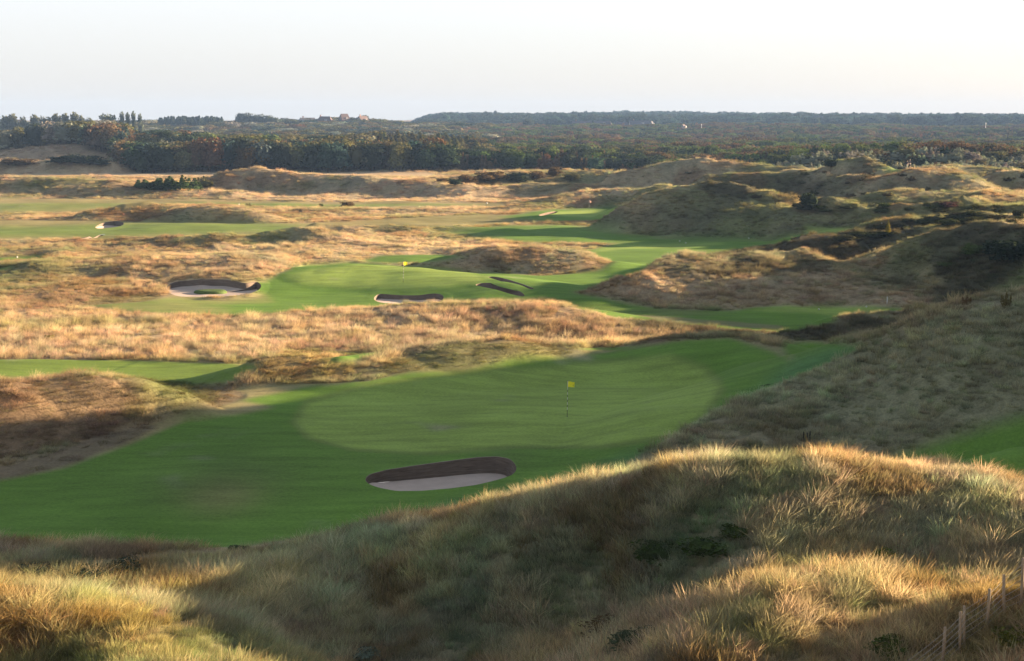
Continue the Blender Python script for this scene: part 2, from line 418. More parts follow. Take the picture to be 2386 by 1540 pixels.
# second green and its fairway
paint('fair', [(640,640),(700,616),(820,609),(1010,620),(1080,632),(1260,642),(1400,630),(1425,612),(1395,600),(1345,590),(1400,575),(1450,563),(1830,560),(1740,576),(1640,594),(1530,618),(1485,650),(1400,668),(1335,682),(1440,700),(1540,720),(1700,724),(1760,714),(2070,714),(2150,722),(1960,735),(1900,790),(1860,775),(1700,768),(1560,750),(1440,738),(1370,722),(1290,700),(1180,698),(1020,706),(860,718),(720,728),(540,738),(330,730),(190,712),(330,702),(400,692),(520,697),(610,690),(600,660)], 113, (1,3), **SR)
paint('semi', [(350,702),(388,687),(470,695),(540,693),(620,680),(640,700),(400,712)], 130, (1,3), amt=0.5, **SR)
paint('putt', [(660,642),(740,624),(830,616),(960,622),(1080,634),(1150,646),(1100,660),(960,672),(820,668),(700,660)], 140, (1,4), **SR)
paint('putt', [(1440,567),(1640,563),(1700,566),(1560,574),(1450,578),(1380,590),(1400,578)], 165, (1,3), amt=0.8, **SR)
paint('putt', [(1740,720),(1850,713),(2060,714),(2020,724),(1960,732),(1850,728)], 118, (1,3), **SR)
paint('path', [(1450,725),(1620,745),(1850,760),(1800,766),(1560,750)], 113, (2,6), amt=0.6, noise=0.2, **SR)
paint('semi', [(180,714),(340,704),(520,712),(540,735),(330,728)], 130, (2,8), amt=0.6, **SR)
paint('semi', [(200,690),(340,682),(400,694),(330,706),(200,712)], 130, (3,8), amt=0.6, noise=0.3, gh=0.3)
paint('fair', [(840,608),(880,598),(1040,592),(1080,598),(1010,612),(900,612)], 165, (1,3), **SR)
paint('fair', [(-200,600),(0,598),(110,594),(120,602),(80,610),(-200,616)], 175, (1,3), **SR)
paint('fair', [(-200,626),(30,626),(28,634),(-200,638)], 160, (1,3), **SR)
# near green
paint('moss', [(-200,1130),(0,1110),(150,1060),(400,970),(560,895),(860,892),(1000,850),(1200,800),(1340,818),(1500,800),(1700,784),(1850,820),(1820,850),(1700,940),(1500,1050),(900,1130),(600,1280),(-200,1340)], 62, (3,5), amt=0.5, noise=0.1, **SR)
paint('olive', [(330,885),(440,892),(470,930),(420,950),(380,930)], 62, (3,6), amt=0.7, **SR)
paint('path', [(-200,1085),(0,1085),(200,1030),(400,965),(450,930),(430,905),(560,900),(600,930),(450,960),(330,1010),(160,1085),(0,1118),(-200,1128)], 62, (4,9), amt=0.85, noise=0.35, rough=0.52, gh=0.25)
FG = paint('fair', [(-200,1128),(0,1115),(150,1088),(300,1035),(440,975),(560,965),(640,950),(560,935),(700,905),(850,890),(950,870),(1080,865),(1160,838),(1220,818),(1330,826),(1480,806),(1600,792),(1700,788),(1790,815),(1850,842),(1820,808),(1840,797),(1960,797),(2020,806),(1960,830),(1850,885),(1700,940),(1600,1000),(1490,1060),(1440,1110),(1200,1180),(880,1240),(640,1262),(300,1300),(0,1318),(-200,1330)], 57, (1,3), **SR)
paint('moss', [(860,880),(960,862),(1060,870),(1120,850),(1160,838),(1150,820),(1100,830),(950,848),(870,862)], 80, (3,8), amt=0.7, **SR)
paint('olive', [(820,875),(900,850),(1040,812),(1120,800),(1160,830),(960,858)], 80, (3,8), amt=0.6, noise=0.3, gh=0.6)
paint('gold', [(1060,812),(1200,800),(1300,808),(1360,822),(1200,830)], 80, (2,6), amt=0.5, **SR)
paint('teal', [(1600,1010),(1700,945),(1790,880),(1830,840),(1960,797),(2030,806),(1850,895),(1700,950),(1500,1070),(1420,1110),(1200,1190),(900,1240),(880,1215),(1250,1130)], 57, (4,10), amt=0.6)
paint('heath', [(330,1120),(520,1060),(680,1070),(700,1130),(560,1180),(380,1170)], 57, (10,30), amt=0.28)
paint('brown', [(440,1130),(560,1110),(620,1150),(520,1200),(430,1180)], 57, (8,24), amt=0.3)
paint('heath', [(750,1075),(900,1068),(1150,1052),(1250,1060),(1215,1100),(1100,1058),(850,1090)], 57, (4,12), amt=0.25)
paint('semi', [(676,980),(706,935),(845,898),(1050,874),(1160,852),(1400,830),(1565,824),(1655,856),(1690,900),(1655,966),(1570,1018),(1410,1048),(1200,1053),(1000,1062),(815,1052),(708,1020)], 60, (1,2), amt=0.30, **SR)
paint('putt', [(690,980),(720,940),(850,905),(1050,880),(1160,858),(1400,838),(1560,832),(1640,860),(1672,900),(1640,960),(1560,1010),(1400,1040),(1200,1045),(1000,1055),(820,1045),(720,1015)], 60, (1,3), **SR)
paint('semi', [(430,1160),(560,1140),(600,1170),(480,1200)], 60, (5,14), amt=0.35, **SR)
paint('tee', [(-200,842),(0,838),(320,839),(560,846),(620,850),(575,868),(540,892),(430,898),(290,880),(200,866),(60,882),(-200,888)], 80, (1,4), **SR)
paint('moss', [(300,880),(440,888),(500,912),(490,940),(430,960),(380,955),(330,930)], 62, (4,8), amt=0.75, rough=1.0, gh=0.38)
paint('olive', [(830,868),(900,846),(1040,808),(1200,794),(1310,806),(1350,822),(1200,826),(1150,846),(1040,858),(900,872)], 80, (2,5), amt=0.55, rough=1.0, gh=0.3)
paint('deep', [(325,838),(332,841),(245,868),(236,868)], 80, (0,1), amt=0.5, **SR)
paint('fair', [(750,838),(880,822),(920,820),(860,840),(780,848)], 96, (1,4), **SR)
paint('fair', [(1330,808),(1500,803),(1500,810),(1360,812)], 104, (1,3), **SR)
paint('fair', [(2060,1068),(2140,1040),(2260,1000),(2385,962),(2700,880),(2700,1130),(2385,1130),(2250,1100),(2120,1080)], 56, (2,4), **SR)
# foreground tones
paint('grey', [(-200,1345),(500,1300),(900,1240),(1300,1150),(1800,1080),(1500,1300),(1600,1400),(1000,1480),(500,1470),(400,1440),(-200,1370)], 30, (8,20), amt=0.55, noise=0.6)
paint('olive', [(-200,1320),(500,1290),(1000,1220),(1600,1150),(1800,1260),(1700,1350),(900,1420),(400,1400),(-200,1380)], 30, (8,24), amt=0.5, noise=0.7, ns=1)
paint('brown', [(400,1400),(1400,1380),(1500,1500),(700,1560),(450,1480)], 28, (8,24), amt=0.3, noise=0.6)
paint('sage', [(500,1300),(1000,1220),(1500,1160),(1650,1250),(1500,1400),(1200,1540),(900,1540),(700,1400)], 28, (8,30), amt=0.4, noise=0.7)
paint('gold', [(-200,1390),(300,1410),(500,1500),(450,1600),(-200,1600)], 28, (8,20), amt=0.4, noise=0.4)
paint('gold', [(1600,1400),(1850,1330),(2385,1300),(2385,1600),(1600,1600)], 28, (8,20), amt=0.35, noise=0.5)
paint('moss', [(1480,1290),(1720,1240),(1760,1270),(1600,1320),(1520,1320)], 35, (5,12), amt=0.7, noise=0.4, gh=0.5)
paint('gold', [(2150,1600),(2170,1530),(2290,1440),(2400,1300),(2500,1300),(2420,1420),(2320,1520),(2250,1600)], 28, (4,10), amt=0.3, gh=0.45)
paint('straw_lift', [(1500,1050),(1700,935),(1960,830),(2200,742),(2385,692),(2700,640),(2700,930),(2385,950),(2100,1040),(1800,1050)], 60, (4,10), amt=0.5, noise=0.35)  # paler grass, lightened further to brighten the shaded dune
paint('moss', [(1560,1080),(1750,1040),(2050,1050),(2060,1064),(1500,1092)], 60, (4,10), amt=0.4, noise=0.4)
paint('straw_lift', [(450,1330),(850,1250),(1230,1150),(1500,1110),(1750,1110),(1800,1300),(1500,1420),(1400,1560),(700,1560),(450,1430)], 28, (6,20), amt=0.5, noise=0.5)  # shaded hollow brightened through a paler grass colour
paint('straw_lift', [(1500,1090),(1800,1062),(2385,1130),(2385,1280),(1900,1300),(1700,1200)], 35, (6,16), amt=0.45, noise=0.5)
paint('path', [(150,1310),(500,1275),(760,1235),(900,1222),(800,1250),(500,1300),(150,1328)], 53, (3,10), amt=0.8, **SR)

# damp hollows, mowing tone and wear on short grass
short = 1 - ROUGH
tone = 1 + short * (0.16 * fbm(gx, gy, 11, 3, seed=8) + 0.10 * fbm(gx * 0.35 + gy * 0.1, gy, 1.6, 2, seed=9))
tone = tone * (1 + ROUGH * (0.22 * fbm(gx, gy, 1.9, 2, seed=10) + 0.16 * n1))
C3 = C3 * tone[..., None].astype(np.float32)
far = sstep(430, 600, np.hypot(gx, gy)).astype(np.float32)
C3 = mixc(C3, PAL['brown'], 0.6 * far * (1 - sstep(-0.25, -0.13, -np.arctan2(gx, np.maximum(gy, 1))) * 0.0))
C3 = np.clip(C3, 0.01, 0.8)

# ------------------------------------------------------------------ final relief
dist = np.hypot(gx, gy)
amp = np.interp(dist, [0, 40, 90, 160, 300, 500, 900], [0.26, 0.26, 0.24, 0.24, 0.34, 0.7, 0.5])
softR = blur(ROUGH, 5, 12)
for _wl, _am, _sd in ((26, 1.0, 40), (13, 0.45, 41)):
    cr_ = 1 - np.abs(fbm(gx, gy, _wl, 2, seed=_sd)) * 2.6
    GZ = GZ + _am * np.clip(cr_, 0, 1) ** 2 * sstep(0.6, 1.0, softR) * sstep(112, 150, dist) * (0.55 + 0.75 * rgt) * (1 - sstep(520, 700, dist))
hum = fbm(gx, gy, 5.5, 3, seed=20) * 0.55 + fbm(gx, gy, 13, 2, seed=21) * 0.7
GZ = GZ + ROUGH * amp * hum
GZ = GZ + (1 - ROUGH) * (0.38 * fbm(gx, gy, 15, 2, seed=22) + 0.07 * fbm(gx, gy, 5, 2, seed=23)) * sstep(55, 62, dist)

# ------------------------------------------------------------------ materials
def newmat(name):
    m = bpy.data.materials.new(name); m.use_nodes = True
    nt = m.node_tree; nt.nodes.clear()
    o = nt.nodes.new("ShaderNodeOutputMaterial")
    return m, nt, o
def N(nt, t, **kw):
    n = nt.nodes.new(t)
    for k, v in kw.items():
        setattr(n, k, v)
    return n
def mathn(nt, op, a, b=None):
    n = N(nt, "ShaderNodeMath", operation=op)
    for i, q in enumerate((a, b)):
        if q is None: continue
        if isinstance(q, (int, float)): n.inputs[i].default_value = q
        else: nt.links.new(q, n.inputs[i])
    return n.outputs[0]
def scalec(nt, col, fac):
    n = N(nt, "ShaderNodeVectorMath", operation='SCALE')
    nt.links.new(col, n.inputs[0])
    if isinstance(fac, (int, float)): n.inputs['Scale'].default_value = fac
    else: nt.links.new(fac, n.inputs['Scale'])
    return n.outputs[0]
def noise(nt, scale, detail=3, rough=0.6, vec=None):
    n = N(nt, "ShaderNodeTexNoise")
    n.inputs['Scale'].default_value = scale; n.inputs['Detail'].default_value = detail; n.inputs['Roughness'].default_value = rough
    if vec is not None: nt.links.new(vec, n.inputs['Vector'])
    return n.outputs[0]
def simple(name, col, rough=0.7, nscale=None, namt=0.25, metal=0.0, spec=0.3, stretch=None):
    m, nt, o = newmat(name)
    b = N(nt, "ShaderNodeBsdfPrincipled")
    b.inputs['Roughness'].default_value = rough; b.inputs['Metallic'].default_value = metal
    b.inputs['Specular IOR Level'].default_value = spec
    b.inputs['Base Color'].default_value = (*col, 1)
    if nscale:
        tc = N(nt, "ShaderNodeTexCoord"); vec = tc.outputs['Object']
        if stretch:
            mp = N(nt, "ShaderNodeMapping"); mp.inputs['Scale'].default_value = stretch
            nt.links.new(vec, mp.inputs[0]); vec = mp.outputs[0]
        f = noise(nt, nscale, 4, 0.65, vec)
        rgb = N(nt, "ShaderNodeRGB"); rgb.outputs[0].default_value = (*col, 1)
        k = mathn(nt, 'ADD', mathn(nt, 'MULTIPLY', f, 2 * namt), 1 - namt)
        nt.links.new(scalec(nt, rgb.outputs[0], k), b.inputs['Base Color'])
    nt.links.new(b.outputs[0], o.inputs[0])
    return m

# ground: colour from the painted attribute, broken up by fine grain
def ground_mat():
    m, nt, o = newmat("turf_and_rough")
    b = N(nt, "ShaderNodeBsdfPrincipled")
    b.inputs['Roughness'].default_value = 0.95; b.inputs['Specular IOR Level'].default_value = 0.08
    a = N(nt, "ShaderNodeAttribute", attribute_name="gcol")
    r = N(nt, "ShaderNodeAttribute", attribute_name="rough")
    geo = N(nt, "ShaderNodeNewGeometry"); P = geo.outputs['Position']
    mp = N(nt, "ShaderNodeMapping"); mp.inputs['Scale'].default_value = (0.35, 1.6, 1)
    nt.links.new(P, mp.inputs[0])
    fine = noise(nt, 6.0, 5, 0.75, P)
    mid = noise(nt, 1.1, 4, 0.7, P)
    mow = noise(nt, 0.6, 4, 0.65, mp.outputs[0])
    rf = mathn(nt, 'ADD', mathn(nt, 'MULTIPLY', mathn(nt, 'SUBTRACT', fine, 0.5), 1.5), mathn(nt, 'MULTIPLY', mathn(nt, 'SUBTRACT', mid, 0.5), 1.3))
    sf = mathn(nt, 'ADD', mathn(nt, 'MULTIPLY', mathn(nt, 'SUBTRACT', fine, 0.5), 1.15), mathn(nt, 'MULTIPLY', mathn(nt, 'SUBTRACT', mow, 0.5), 1.0))
    mixf = N(nt, "ShaderNodeMix"); nt.links.new(r.outputs['Fac'], mixf.inputs[0])
    nt.links.new(sf, mixf.inputs[2]); nt.links.new(rf, mixf.inputs[3])
    k = mathn(nt, 'MAXIMUM', mathn(nt, 'ADD', mixf.outputs[0], 1.0), 0.25)
    nt.links.new(scalec(nt, a.outputs['Color'], k), b.inputs['Base Color'])
    bump = N(nt, "ShaderNodeBump"); bump.inputs['Distance'].default_value = 0.35
    hgt = mathn(nt, 'ADD', mathn(nt, 'MULTIPLY', fine, 0.5), mid)
    nt.links.new(hgt, bump.inputs['Height'])
    nt.links.new(mathn(nt, 'ADD', mathn(nt, 'MULTIPLY', r.outputs['Fac'], 0.8), 0.05), bump.inputs['Strength'])
    nt.links.new(bump.outputs[0], b.inputs['Normal'])
    nt.links.new(b.outputs[0], o.inputs[0])
    return m
M_ground = ground_mat()

# ------------------------------------------------------------------ object helpers
def tag(o, label=None, cat=None, group=None, kind=None):
    if label: o['label'] = label
    if cat: o['category'] = cat
    if group: o['group'] = group
    if kind: o['kind'] = kind
    return o
def empty(name, loc, rz=0.0):
    o = bpy.data.objects.new(name, None); o.empty_display_size = 0.2
    o.location = loc; o.rotation_euler = (0, 0, rz); COL.objects.link(o)
    return o
def link(name, me, parent=None, loc=(0, 0, 0), mats=(), coll=None):
    o = bpy.data.objects.new(name, me)
    for m in mats: me.materials.append(m)
    (coll or COL).objects.link(o)
    o.location = loc
    if parent: o.parent = parent
    return o
def mesh_np(name, V, Fq, smooth=True):
    """V (n,3); Fq list of (array of faces (m,k))"""
    me = bpy.data.meshes.new(name)
    V = np.ascontiguousarray(V, np.float32)
    me.vertices.add(len(V)); me.vertices.foreach_set('co', V.ravel())
    if not isinstance(Fq, (list, tuple)): Fq = [Fq]
    Fq = [np.asarray(f) for f in Fq if len(f)]
    loops = np.concatenate([f.ravel() for f in Fq]).astype(np.int32)
    tot = np.concatenate([np.full(len(f), f.shape[1]) for f in Fq]).astype(np.int32)
    st = np.concatenate([[0], np.cumsum(tot)[:-1]]).astype(np.int32)
    me.loops.add(len(loops)); me.loops.foreach_set('vertex_index', loops)
    me.polygons.add(len(tot)); me.polygons.foreach_set('loop_start', st)
    me.update(calc_edges=True)
    me.polygons.foreach_set('use_smooth', np.full(len(tot), smooth))
    return me
def attr(me, name, typ, data, dom='POINT'):
    a = me.attributes.new(name, typ, dom)
    k = {'FLOAT': 'value', 'INT': 'value', 'FLOAT_VECTOR': 'vector', 'FLOAT_COLOR': 'color'}[typ]
    a.data.foreach_set(k, np.ascontiguousarray(data, np.int32 if typ == 'INT' else np.float32).ravel())

# ------------------------------------------------------------------ sand bunkers
M_turfface = simple("stacked_turf_face", (0.17, 0.135, 0.11), 0.95, 1.0, 0.85, spec=0.05, stretch=(1.2, 1.2, 15))
M_sand = simple("bunker_sand", (0.50, 0.41, 0.355), 0.95, 1.4, 0.2, spec=0.05)
HOLE = np.zeros((NR, NC), bool)
ZF = GZ
SLOPE = (GZ - EYE) / RR[:, None]
def bunker(rim, label, ymin, island=None, layers=12, name="sand_bunker"):
    """rim: (u, v, wall height) around the pit; the turf collar, the stacked face and the sand are parts"""
    pts = []
    n = len(rim)
    for k in range(n):
        a, b = rim[k], rim[(k + 1) % n]
        m = max(1, int(math.hypot(a[0] - b[0], a[1] - b[1]) / 6))
        for q in range(m):
            t = q / m
            pts.append([a[c] + (b[c] - a[c]) * t for c in range(3)])
    ij = np.array([hit(p[0], p[1], ymin) for p in pts])
    X, Y, _ = grid_xyz(ij[:, 0], ij[:, 1])
    for _ in range(2):
        X = (np.roll(X, 1) + 2 * X + np.roll(X, -1)) / 4; Y = (np.roll(Y, 1) + 2 * Y + np.roll(Y, -1)) / 4
    hw = np.array([p[2] for p in pts]) * 0.84
    for _ in range(4): hw = (np.roll(hw, 1) + hw + np.roll(hw, -1)) / 3
    r = np.hypot(X, Y); a = np.arctan2(X, Y)
    m = raster(np.stack([np.interp(r, RR, np.arange(NR)), np.interp(a, AZ, np.arange(NC))], 1)) > 0
    global HOLE
    HOLE |= m
    Z = sample(ZF, X, Y)
    cx_, cy_ = X.mean(), Y.mean()
    area = 0.5 * np.sum(X * np.roll(Y, -1) - np.roll(X, -1) * Y)
    tx, ty = np.roll(X, -1) - np.roll(X, 1), np.roll(Y, -1) - np.roll(Y, 1)
    L = np.hypot(tx, ty) + 1e-9
    nx, ny = ty / L, -tx / L
    if area < 0: nx, ny = -nx, -ny           # outward
    cell = 0.0045 * r.mean() + 0.12
    n = len(X)
    root = empty(name, (cx_, cy_, Z.mean()))
    tag(root, label, "sand bunker", "sand bunkers on the golf course")
    def ringmesh(nm, rings, mat, cols=None, cap=False):
        V = np.concatenate([np.stack(rg, 1) for rg in rings]) - np.array([cx_, cy_, Z.mean()])
        i = np.arange(n); F_ = []
        for k in range(len(rings) - 1):
            F_.append(np.stack([k * n + i, k * n + (i + 1) % n, (k + 1) * n + (i + 1) % n, (k + 1) * n + i], 1))
        F4 = np.concatenate(F_)
        if area < 0: F4 = F4[:, ::-1]
        Fs = [F4]
        if cap:
            V = np.vstack([V, V[-n:].mean(0)])
            k = len(rings) - 1
            t3 = np.stack([k * n + i, k * n + (i + 1) % n, np.full(n, len(V) - 1)], 1)
            Fs.append(t3[:, ::-1] if area < 0 else t3)
        me = mesh_np(nm, V, Fs, smooth=True)
        if cols is not None:
            attr(me, 'gcol', 'FLOAT_COLOR', cols); attr(me, 'rough', 'FLOAT', np.zeros(len(V)))
        return link(nm, me, root, mats=[mat])
    # turf lip
    rings, cols = [], []
    for off, dz in ((1.7 * cell, -0.02), (1.2 * cell, 0.003), (0.5 * cell, 0.006), (-0.02, 0.006)):
        x, y = X + nx * off, Y + ny * off
        rings.append((x, y, sample(ZF, x, y) + dz))
        c = sample(C3, X + nx * max(off, cell * 1.0), Y + ny * max(off, cell * 1.0))
        cols.append(np.concatenate([c, np.ones((n, 1))], 1))
    ringmesh("turf_lip", rings, M_ground, np.concatenate(cols))
    # stacked face: each course of turf steps in a little
    rings = []
    for k in range(layers + 1):
        f = k / layers
        off = -0.02 - 0.03 * f - 0.30 * f * hw
        rings.append((X + nx * off, Y + ny * off, Z + (0.004 if k == 0 else -0.01) - hw * f))
        if k < layers:
            rings.append((X + nx * (off - 0.05), Y + ny * (off - 0.05), Z - 0.035 - hw * f))
    ringmesh("stacked_face", rings, M_turfface)
    bx_, by_, bz_ = rings[-1]
    zc = (Z - hw).min() + 0.05
    rings = []
    for f in (0.0, 0.08, 0.2, 0.4, 0.6, 0.8, 0.94):
        x = bx_ + (cx_ - bx_) * f; y = by_ + (cy_ - by_) * f
        z = bz_ + 0.02 + (zc - bz_) * (1 - (1 - f) ** 1.6) + 0.05 * fbm(x, y, 1.6, 2)
        rings.append((x, y, z))
    ringmesh("sand_floor", rings, M_sand, cap=True)
    if island:
        iu, iv, wx, wy, ih = island
        ix, iy, iz = grid_xyz(*[np.array([q]) for q in hit(iu, iv, ymin)])
        kk = (EYE - zc) / (EYE - iz[0]); ix, iy = ix * kk, iy * kk
        ix = 0.75 * ix + 0.25 * cx_; iy = 0.6 * iy + 0.4 * cy_
        t = np.linspace(0, 2 * math.pi, 36, endpoint=False); V = []
        for k, (s, h) in enumerate(((1.0, -0.1), (1.03, 0.0), (1.0, ih * 0.6), (0.93, ih * 0.9), (0.7, ih), (0.35, ih * 1.05))):
            V.append(np.stack([ix[0] + wx * s * np.cos(t), iy[0] + wy * s * np.sin(t), zc + 0.05 + h + 0 * t], 1))
        V = np.concatenate(V + [np.array([[ix[0], iy[0], zc + 0.05 + ih * 1.06]])]) - np.array([cx_, cy_, Z.mean()])
        i = np.arange(36); F4 = np.concatenate([np.stack([k * 36 + i, k * 36 + (i + 1) % 36, (k + 1) * 36 + (i + 1) % 36, (k + 1) * 36 + i], 1) for k in range(5)])
        me = mesh_np("turf_island", V, [F4, np.stack([180 + i, 180 + (i + 1) % 36, np.full(36, 216)], 1)])
        attr(me, 'gcol', 'FLOAT_COLOR', np.tile([0.10, 0.15, 0.05, 1], (len(V), 1))); attr(me, 'rough', 'FLOAT', np.full(len(V), 0.4))
        link("turf_island", me, root, mats=[M_ground])
    return root
bunker([(846,1116,.35),(858,1105,.5),(900,1094,.7),(960,1085,.8),(1040,1074,.95),(1110,1065,1.0),(1160,1063,1.05),(1190,1069,1.0),(1205,1085,.95),(1206,1096,.85),(1192,1108,.6),(1160,1118,.2),(1110,1130,.12),(1050,1138,.12),(980,1144,.12),(920,1144,.12),(880,1136,.12),(855,1127,.15)],
       "large sand bunker with a tall dark stacked turf face below the nearest green", 60, layers=14)
bunker([(381,668,.5),(396,660,.6),(415,655,.7),(469,651,.75),(523,651,.85),(545,654,.85),(572,661,.75),(593,655,.95),(609,658,.9),(612,667,.7),(603,677,.2),(577,686,.1),(534,690,.1),(469,692,.1),(415,691,.1),(394,684,.15),(386,677,.3)],
       "pale sand bunker with a round turf island left of the second green", 135, island=(487, 684, 1.7, 1.2, 0.3), layers=8)
bunker([(868,696,.3),(872,688,.5),(884,684,.6),(935,688,.55),(973,688,.6),(1013,683,.7),(1034,686,.65),(1038,694,.4),(1026,703,.1),(986,705,.08),(918,708,.08),(885,705,.08),(869,700,.15)],
       "bean shaped sand bunker cut into the front bank of the second green", 120, layers=6)
bunker([(1102,664,.35),(1122,659,.6),(1156,659,.8),(1184,666,.9),(1211,678,.9),(1227,690,.5),(1214,691,.15),(1184,684,.2),(1156,675,.2),(1122,668,.2)],
       "crescent sand bunker, the nearer of the two right of the second green", 125, layers=6)
bunker([(1132,645,.3),(1153,644,.6),(1184,651,.8),(1221,663,.8),(1249,674,.4),(1231,674,.15),(1191,664,.15),(1157,652,.2)],
       "crescent sand bunker, the farther of the two right of the second green", 130, layers=6)
bunker([(1250,503,.8),(1262,497,1.0),(1285,493,1.1),(1303,492,1.1),(1302,495,1.1),(1280,500,1.1),(1262,503,.9)],
       "small dark sand bunker beside the far green with the red flag", 240, layers=4)
bunker([(216,531,.05),(236,520,.4),(265,514,1.1),(290,518,.9),(292,524,.4),(272,529,.1),(231,533,.1)],
       "dark faced sand bunker at the foot of a mound on the far left fairway", 230, layers=4)
bunker([(184,557,.2),(221,549,.6),(249,546,.5),(240,552,.2),(211,556,.1)],
       "thin dark bunker edge on the near side of the far left fairway", 190, layers=4)

# ------------------------------------------------------------------ terrain mesh
def build_terrain():
    V = np.stack([GX.ravel(), GY.ravel(), GZ.ravel()], 1)
    V = np.vstack([V, [[0, 0, GZ[0].mean()]]])
    i = np.arange(NR - 1)[:, None] * NC
    j = np.arange(NC)[None, :]
    j2 = (j + 1) % NC
    Fq = np.stack([i + j, i + NC + j, i + NC + j2, i + j2], -1).reshape(-1, 4)[:, ::-1]
    H = HOLE.ravel()
    keep = ~(H[Fq].any(1))
    Fq = Fq[keep]
    jj = np.arange(NC)
    cap = np.stack([np.full(NC, NR * NC), (jj + 1) % NC, jj], 1)
    me = mesh_np("terrain", V, [Fq, cap])
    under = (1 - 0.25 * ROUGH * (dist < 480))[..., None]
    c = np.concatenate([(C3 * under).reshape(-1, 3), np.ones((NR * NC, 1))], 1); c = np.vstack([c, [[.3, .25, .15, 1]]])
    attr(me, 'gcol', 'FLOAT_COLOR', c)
    attr(me, 'rough', 'FLOAT', np.append(ROUGH.ravel(), 1.0))
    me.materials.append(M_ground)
    o = bpy.data.objects.new("terrain", me); COL.objects.link(o)
    tag(o, kind="structure")
    return o
terrain = build_terrain()
print("normal up:", terrain.data.polygons[1000].normal.z)

# ------------------------------------------------------------------ long grass
def leafy_mat(name, trans=0.35, src='INST', tip=0.35, var=0.35):
    m, nt, o = newmat(name)
    if src == 'INST':
        a = N(nt, "ShaderNodeAttribute", attribute_name="tint", attribute_type='INSTANCER'); col = a.outputs['Color']
    elif src == 'OBJ':
        a = N(nt, "ShaderNodeObjectInfo"); col = a.outputs['Color']
    else:
        a = N(nt, "ShaderNodeRGB"); a.outputs[0].default_value = (*src, 1); col = a.outputs[0]
    t = N(nt, "ShaderNodeAttribute", attribute_name="bt")
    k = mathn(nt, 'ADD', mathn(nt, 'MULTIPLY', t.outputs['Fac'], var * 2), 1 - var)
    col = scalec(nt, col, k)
    d = N(nt, "ShaderNodeBsdfDiffuse"); tr = N(nt, "ShaderNodeBsdfTranslucent")
    nt.links.new(col, d.inputs[0]); nt.links.new(col, tr.inputs[0])
    mx = N(nt, "ShaderNodeMixShader"); mx.inputs[0].default_value = trans
    nt.links.new(d.outputs[0], mx.inputs[1]); nt.links.new(tr.outputs[0], mx.inputs[2])
    nt.links.new(mx.outputs[0], o.inputs[0])
    return m
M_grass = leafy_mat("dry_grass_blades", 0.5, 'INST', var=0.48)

def tuft(nb, rad, hmin, hmax, lean, width, seed, wind=0.12):
    g = np.random.default_rng(seed)
    ang = g.uniform(0, 2 * np.pi, nb); rr_ = rad * np.sqrt(g.random(nb))
    bx, by = rr_ * np.cos(ang), rr_ * np.sin(ang)
    h = g.uniform(hmin, hmax, nb)
    la = ang + g.normal(0, 0.9, nb)
    ln = lean * (0.25 + rr_ / rad) * g.uniform(0.3, 1.3, nb)
    dx, dy = np.cos(la) * ln + wind * g.uniform(0.2, 1.5, nb), np.sin(la) * ln
    fa = g.uniform(0, np.pi, nb)
    wx, wy = np.cos(fa) * width, np.sin(fa) * width
    V = []
    T = []
    for t, wd in ((0, 1.0), (0.4, 0.9), (0.75, 0.6)):
        z = h * (t - 0.25 * ln * t * t) ; q = h * t ** 1.8
        for s in (-1, 1):
            V.append(np.stack([bx + dx * q + s * wx * wd * 0.5, by + dy * q + s * wy * wd * 0.5, z - 0.03], 1)); T.append(np.full(nb, t))
    V.append(np.stack([bx + dx * h, by + dy * h, h * (1 - 0.28 * ln)], 1)); T.append(np.full(nb, 1.0))
    base_t = g.uniform(-0.4, 0.4, nb)
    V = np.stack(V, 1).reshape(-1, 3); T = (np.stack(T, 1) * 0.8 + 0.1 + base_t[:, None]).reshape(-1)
    o = np.arange(nb)[:, None] * 7
    q = np.concatenate([o + np.array([[0, 1, 3, 2]]), o + np.array([[2, 3, 5, 4]])])
    t3 = o + np.array([[4, 5, 6]])
    me = mesh_np("tuft", V, [q, t3], smooth=True)
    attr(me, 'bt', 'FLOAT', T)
    return me
SRC = bpy.data.collections.new("grass_sources")
for k in range(5):
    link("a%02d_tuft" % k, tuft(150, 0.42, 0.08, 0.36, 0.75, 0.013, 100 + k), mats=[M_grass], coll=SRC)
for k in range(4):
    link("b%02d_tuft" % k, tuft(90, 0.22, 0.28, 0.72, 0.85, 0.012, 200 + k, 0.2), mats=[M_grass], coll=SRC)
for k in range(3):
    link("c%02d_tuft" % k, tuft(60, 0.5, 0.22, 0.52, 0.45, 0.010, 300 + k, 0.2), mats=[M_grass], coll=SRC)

def scatter_group(name, coll):
    ng = bpy.data.node_groups.new(name, 'GeometryNodeTree')
    ng.interface.new_socket(name="Geometry", in_out='INPUT', socket_type='NodeSocketGeometry')
    ng.interface.new_socket(name="Geometry", in_out='OUTPUT', socket_type='NodeSocketGeometry')
    gi = ng.nodes.new("NodeGroupInput"); go = ng.nodes.new("NodeGroupOutput")
    ip = ng.nodes.new("GeometryNodeInstanceOnPoints")
    ci = ng.nodes.new("GeometryNodeCollectionInfo"); ci.inputs[0].default_value = coll
    ci.inputs['Separate Children'].default_value = True; ci.inputs['Reset Children'].default_value = True
    def na(n, t):
        q = ng.nodes.new("GeometryNodeInputNamedAttribute"); q.data_type = t; q.inputs[0].default_value = n
        return [s for s in q.outputs if s.enabled][0]
    ip.inputs['Pick Instance'].default_value = True
    L = ng.links.new
    L(gi.outputs[0], ip.inputs['Points']); L(ci.outputs[0], ip.inputs['Instance'])
    L(na('idx', 'INT'), ip.inputs['Instance Index'])
    L(na('rot', 'FLOAT_VECTOR'), ip.inputs['Rotation'])
    L(na('scl', 'FLOAT_VECTOR'), ip.inputs['Scale'])
    L(ip.outputs[0], go.inputs[0])
    return ng
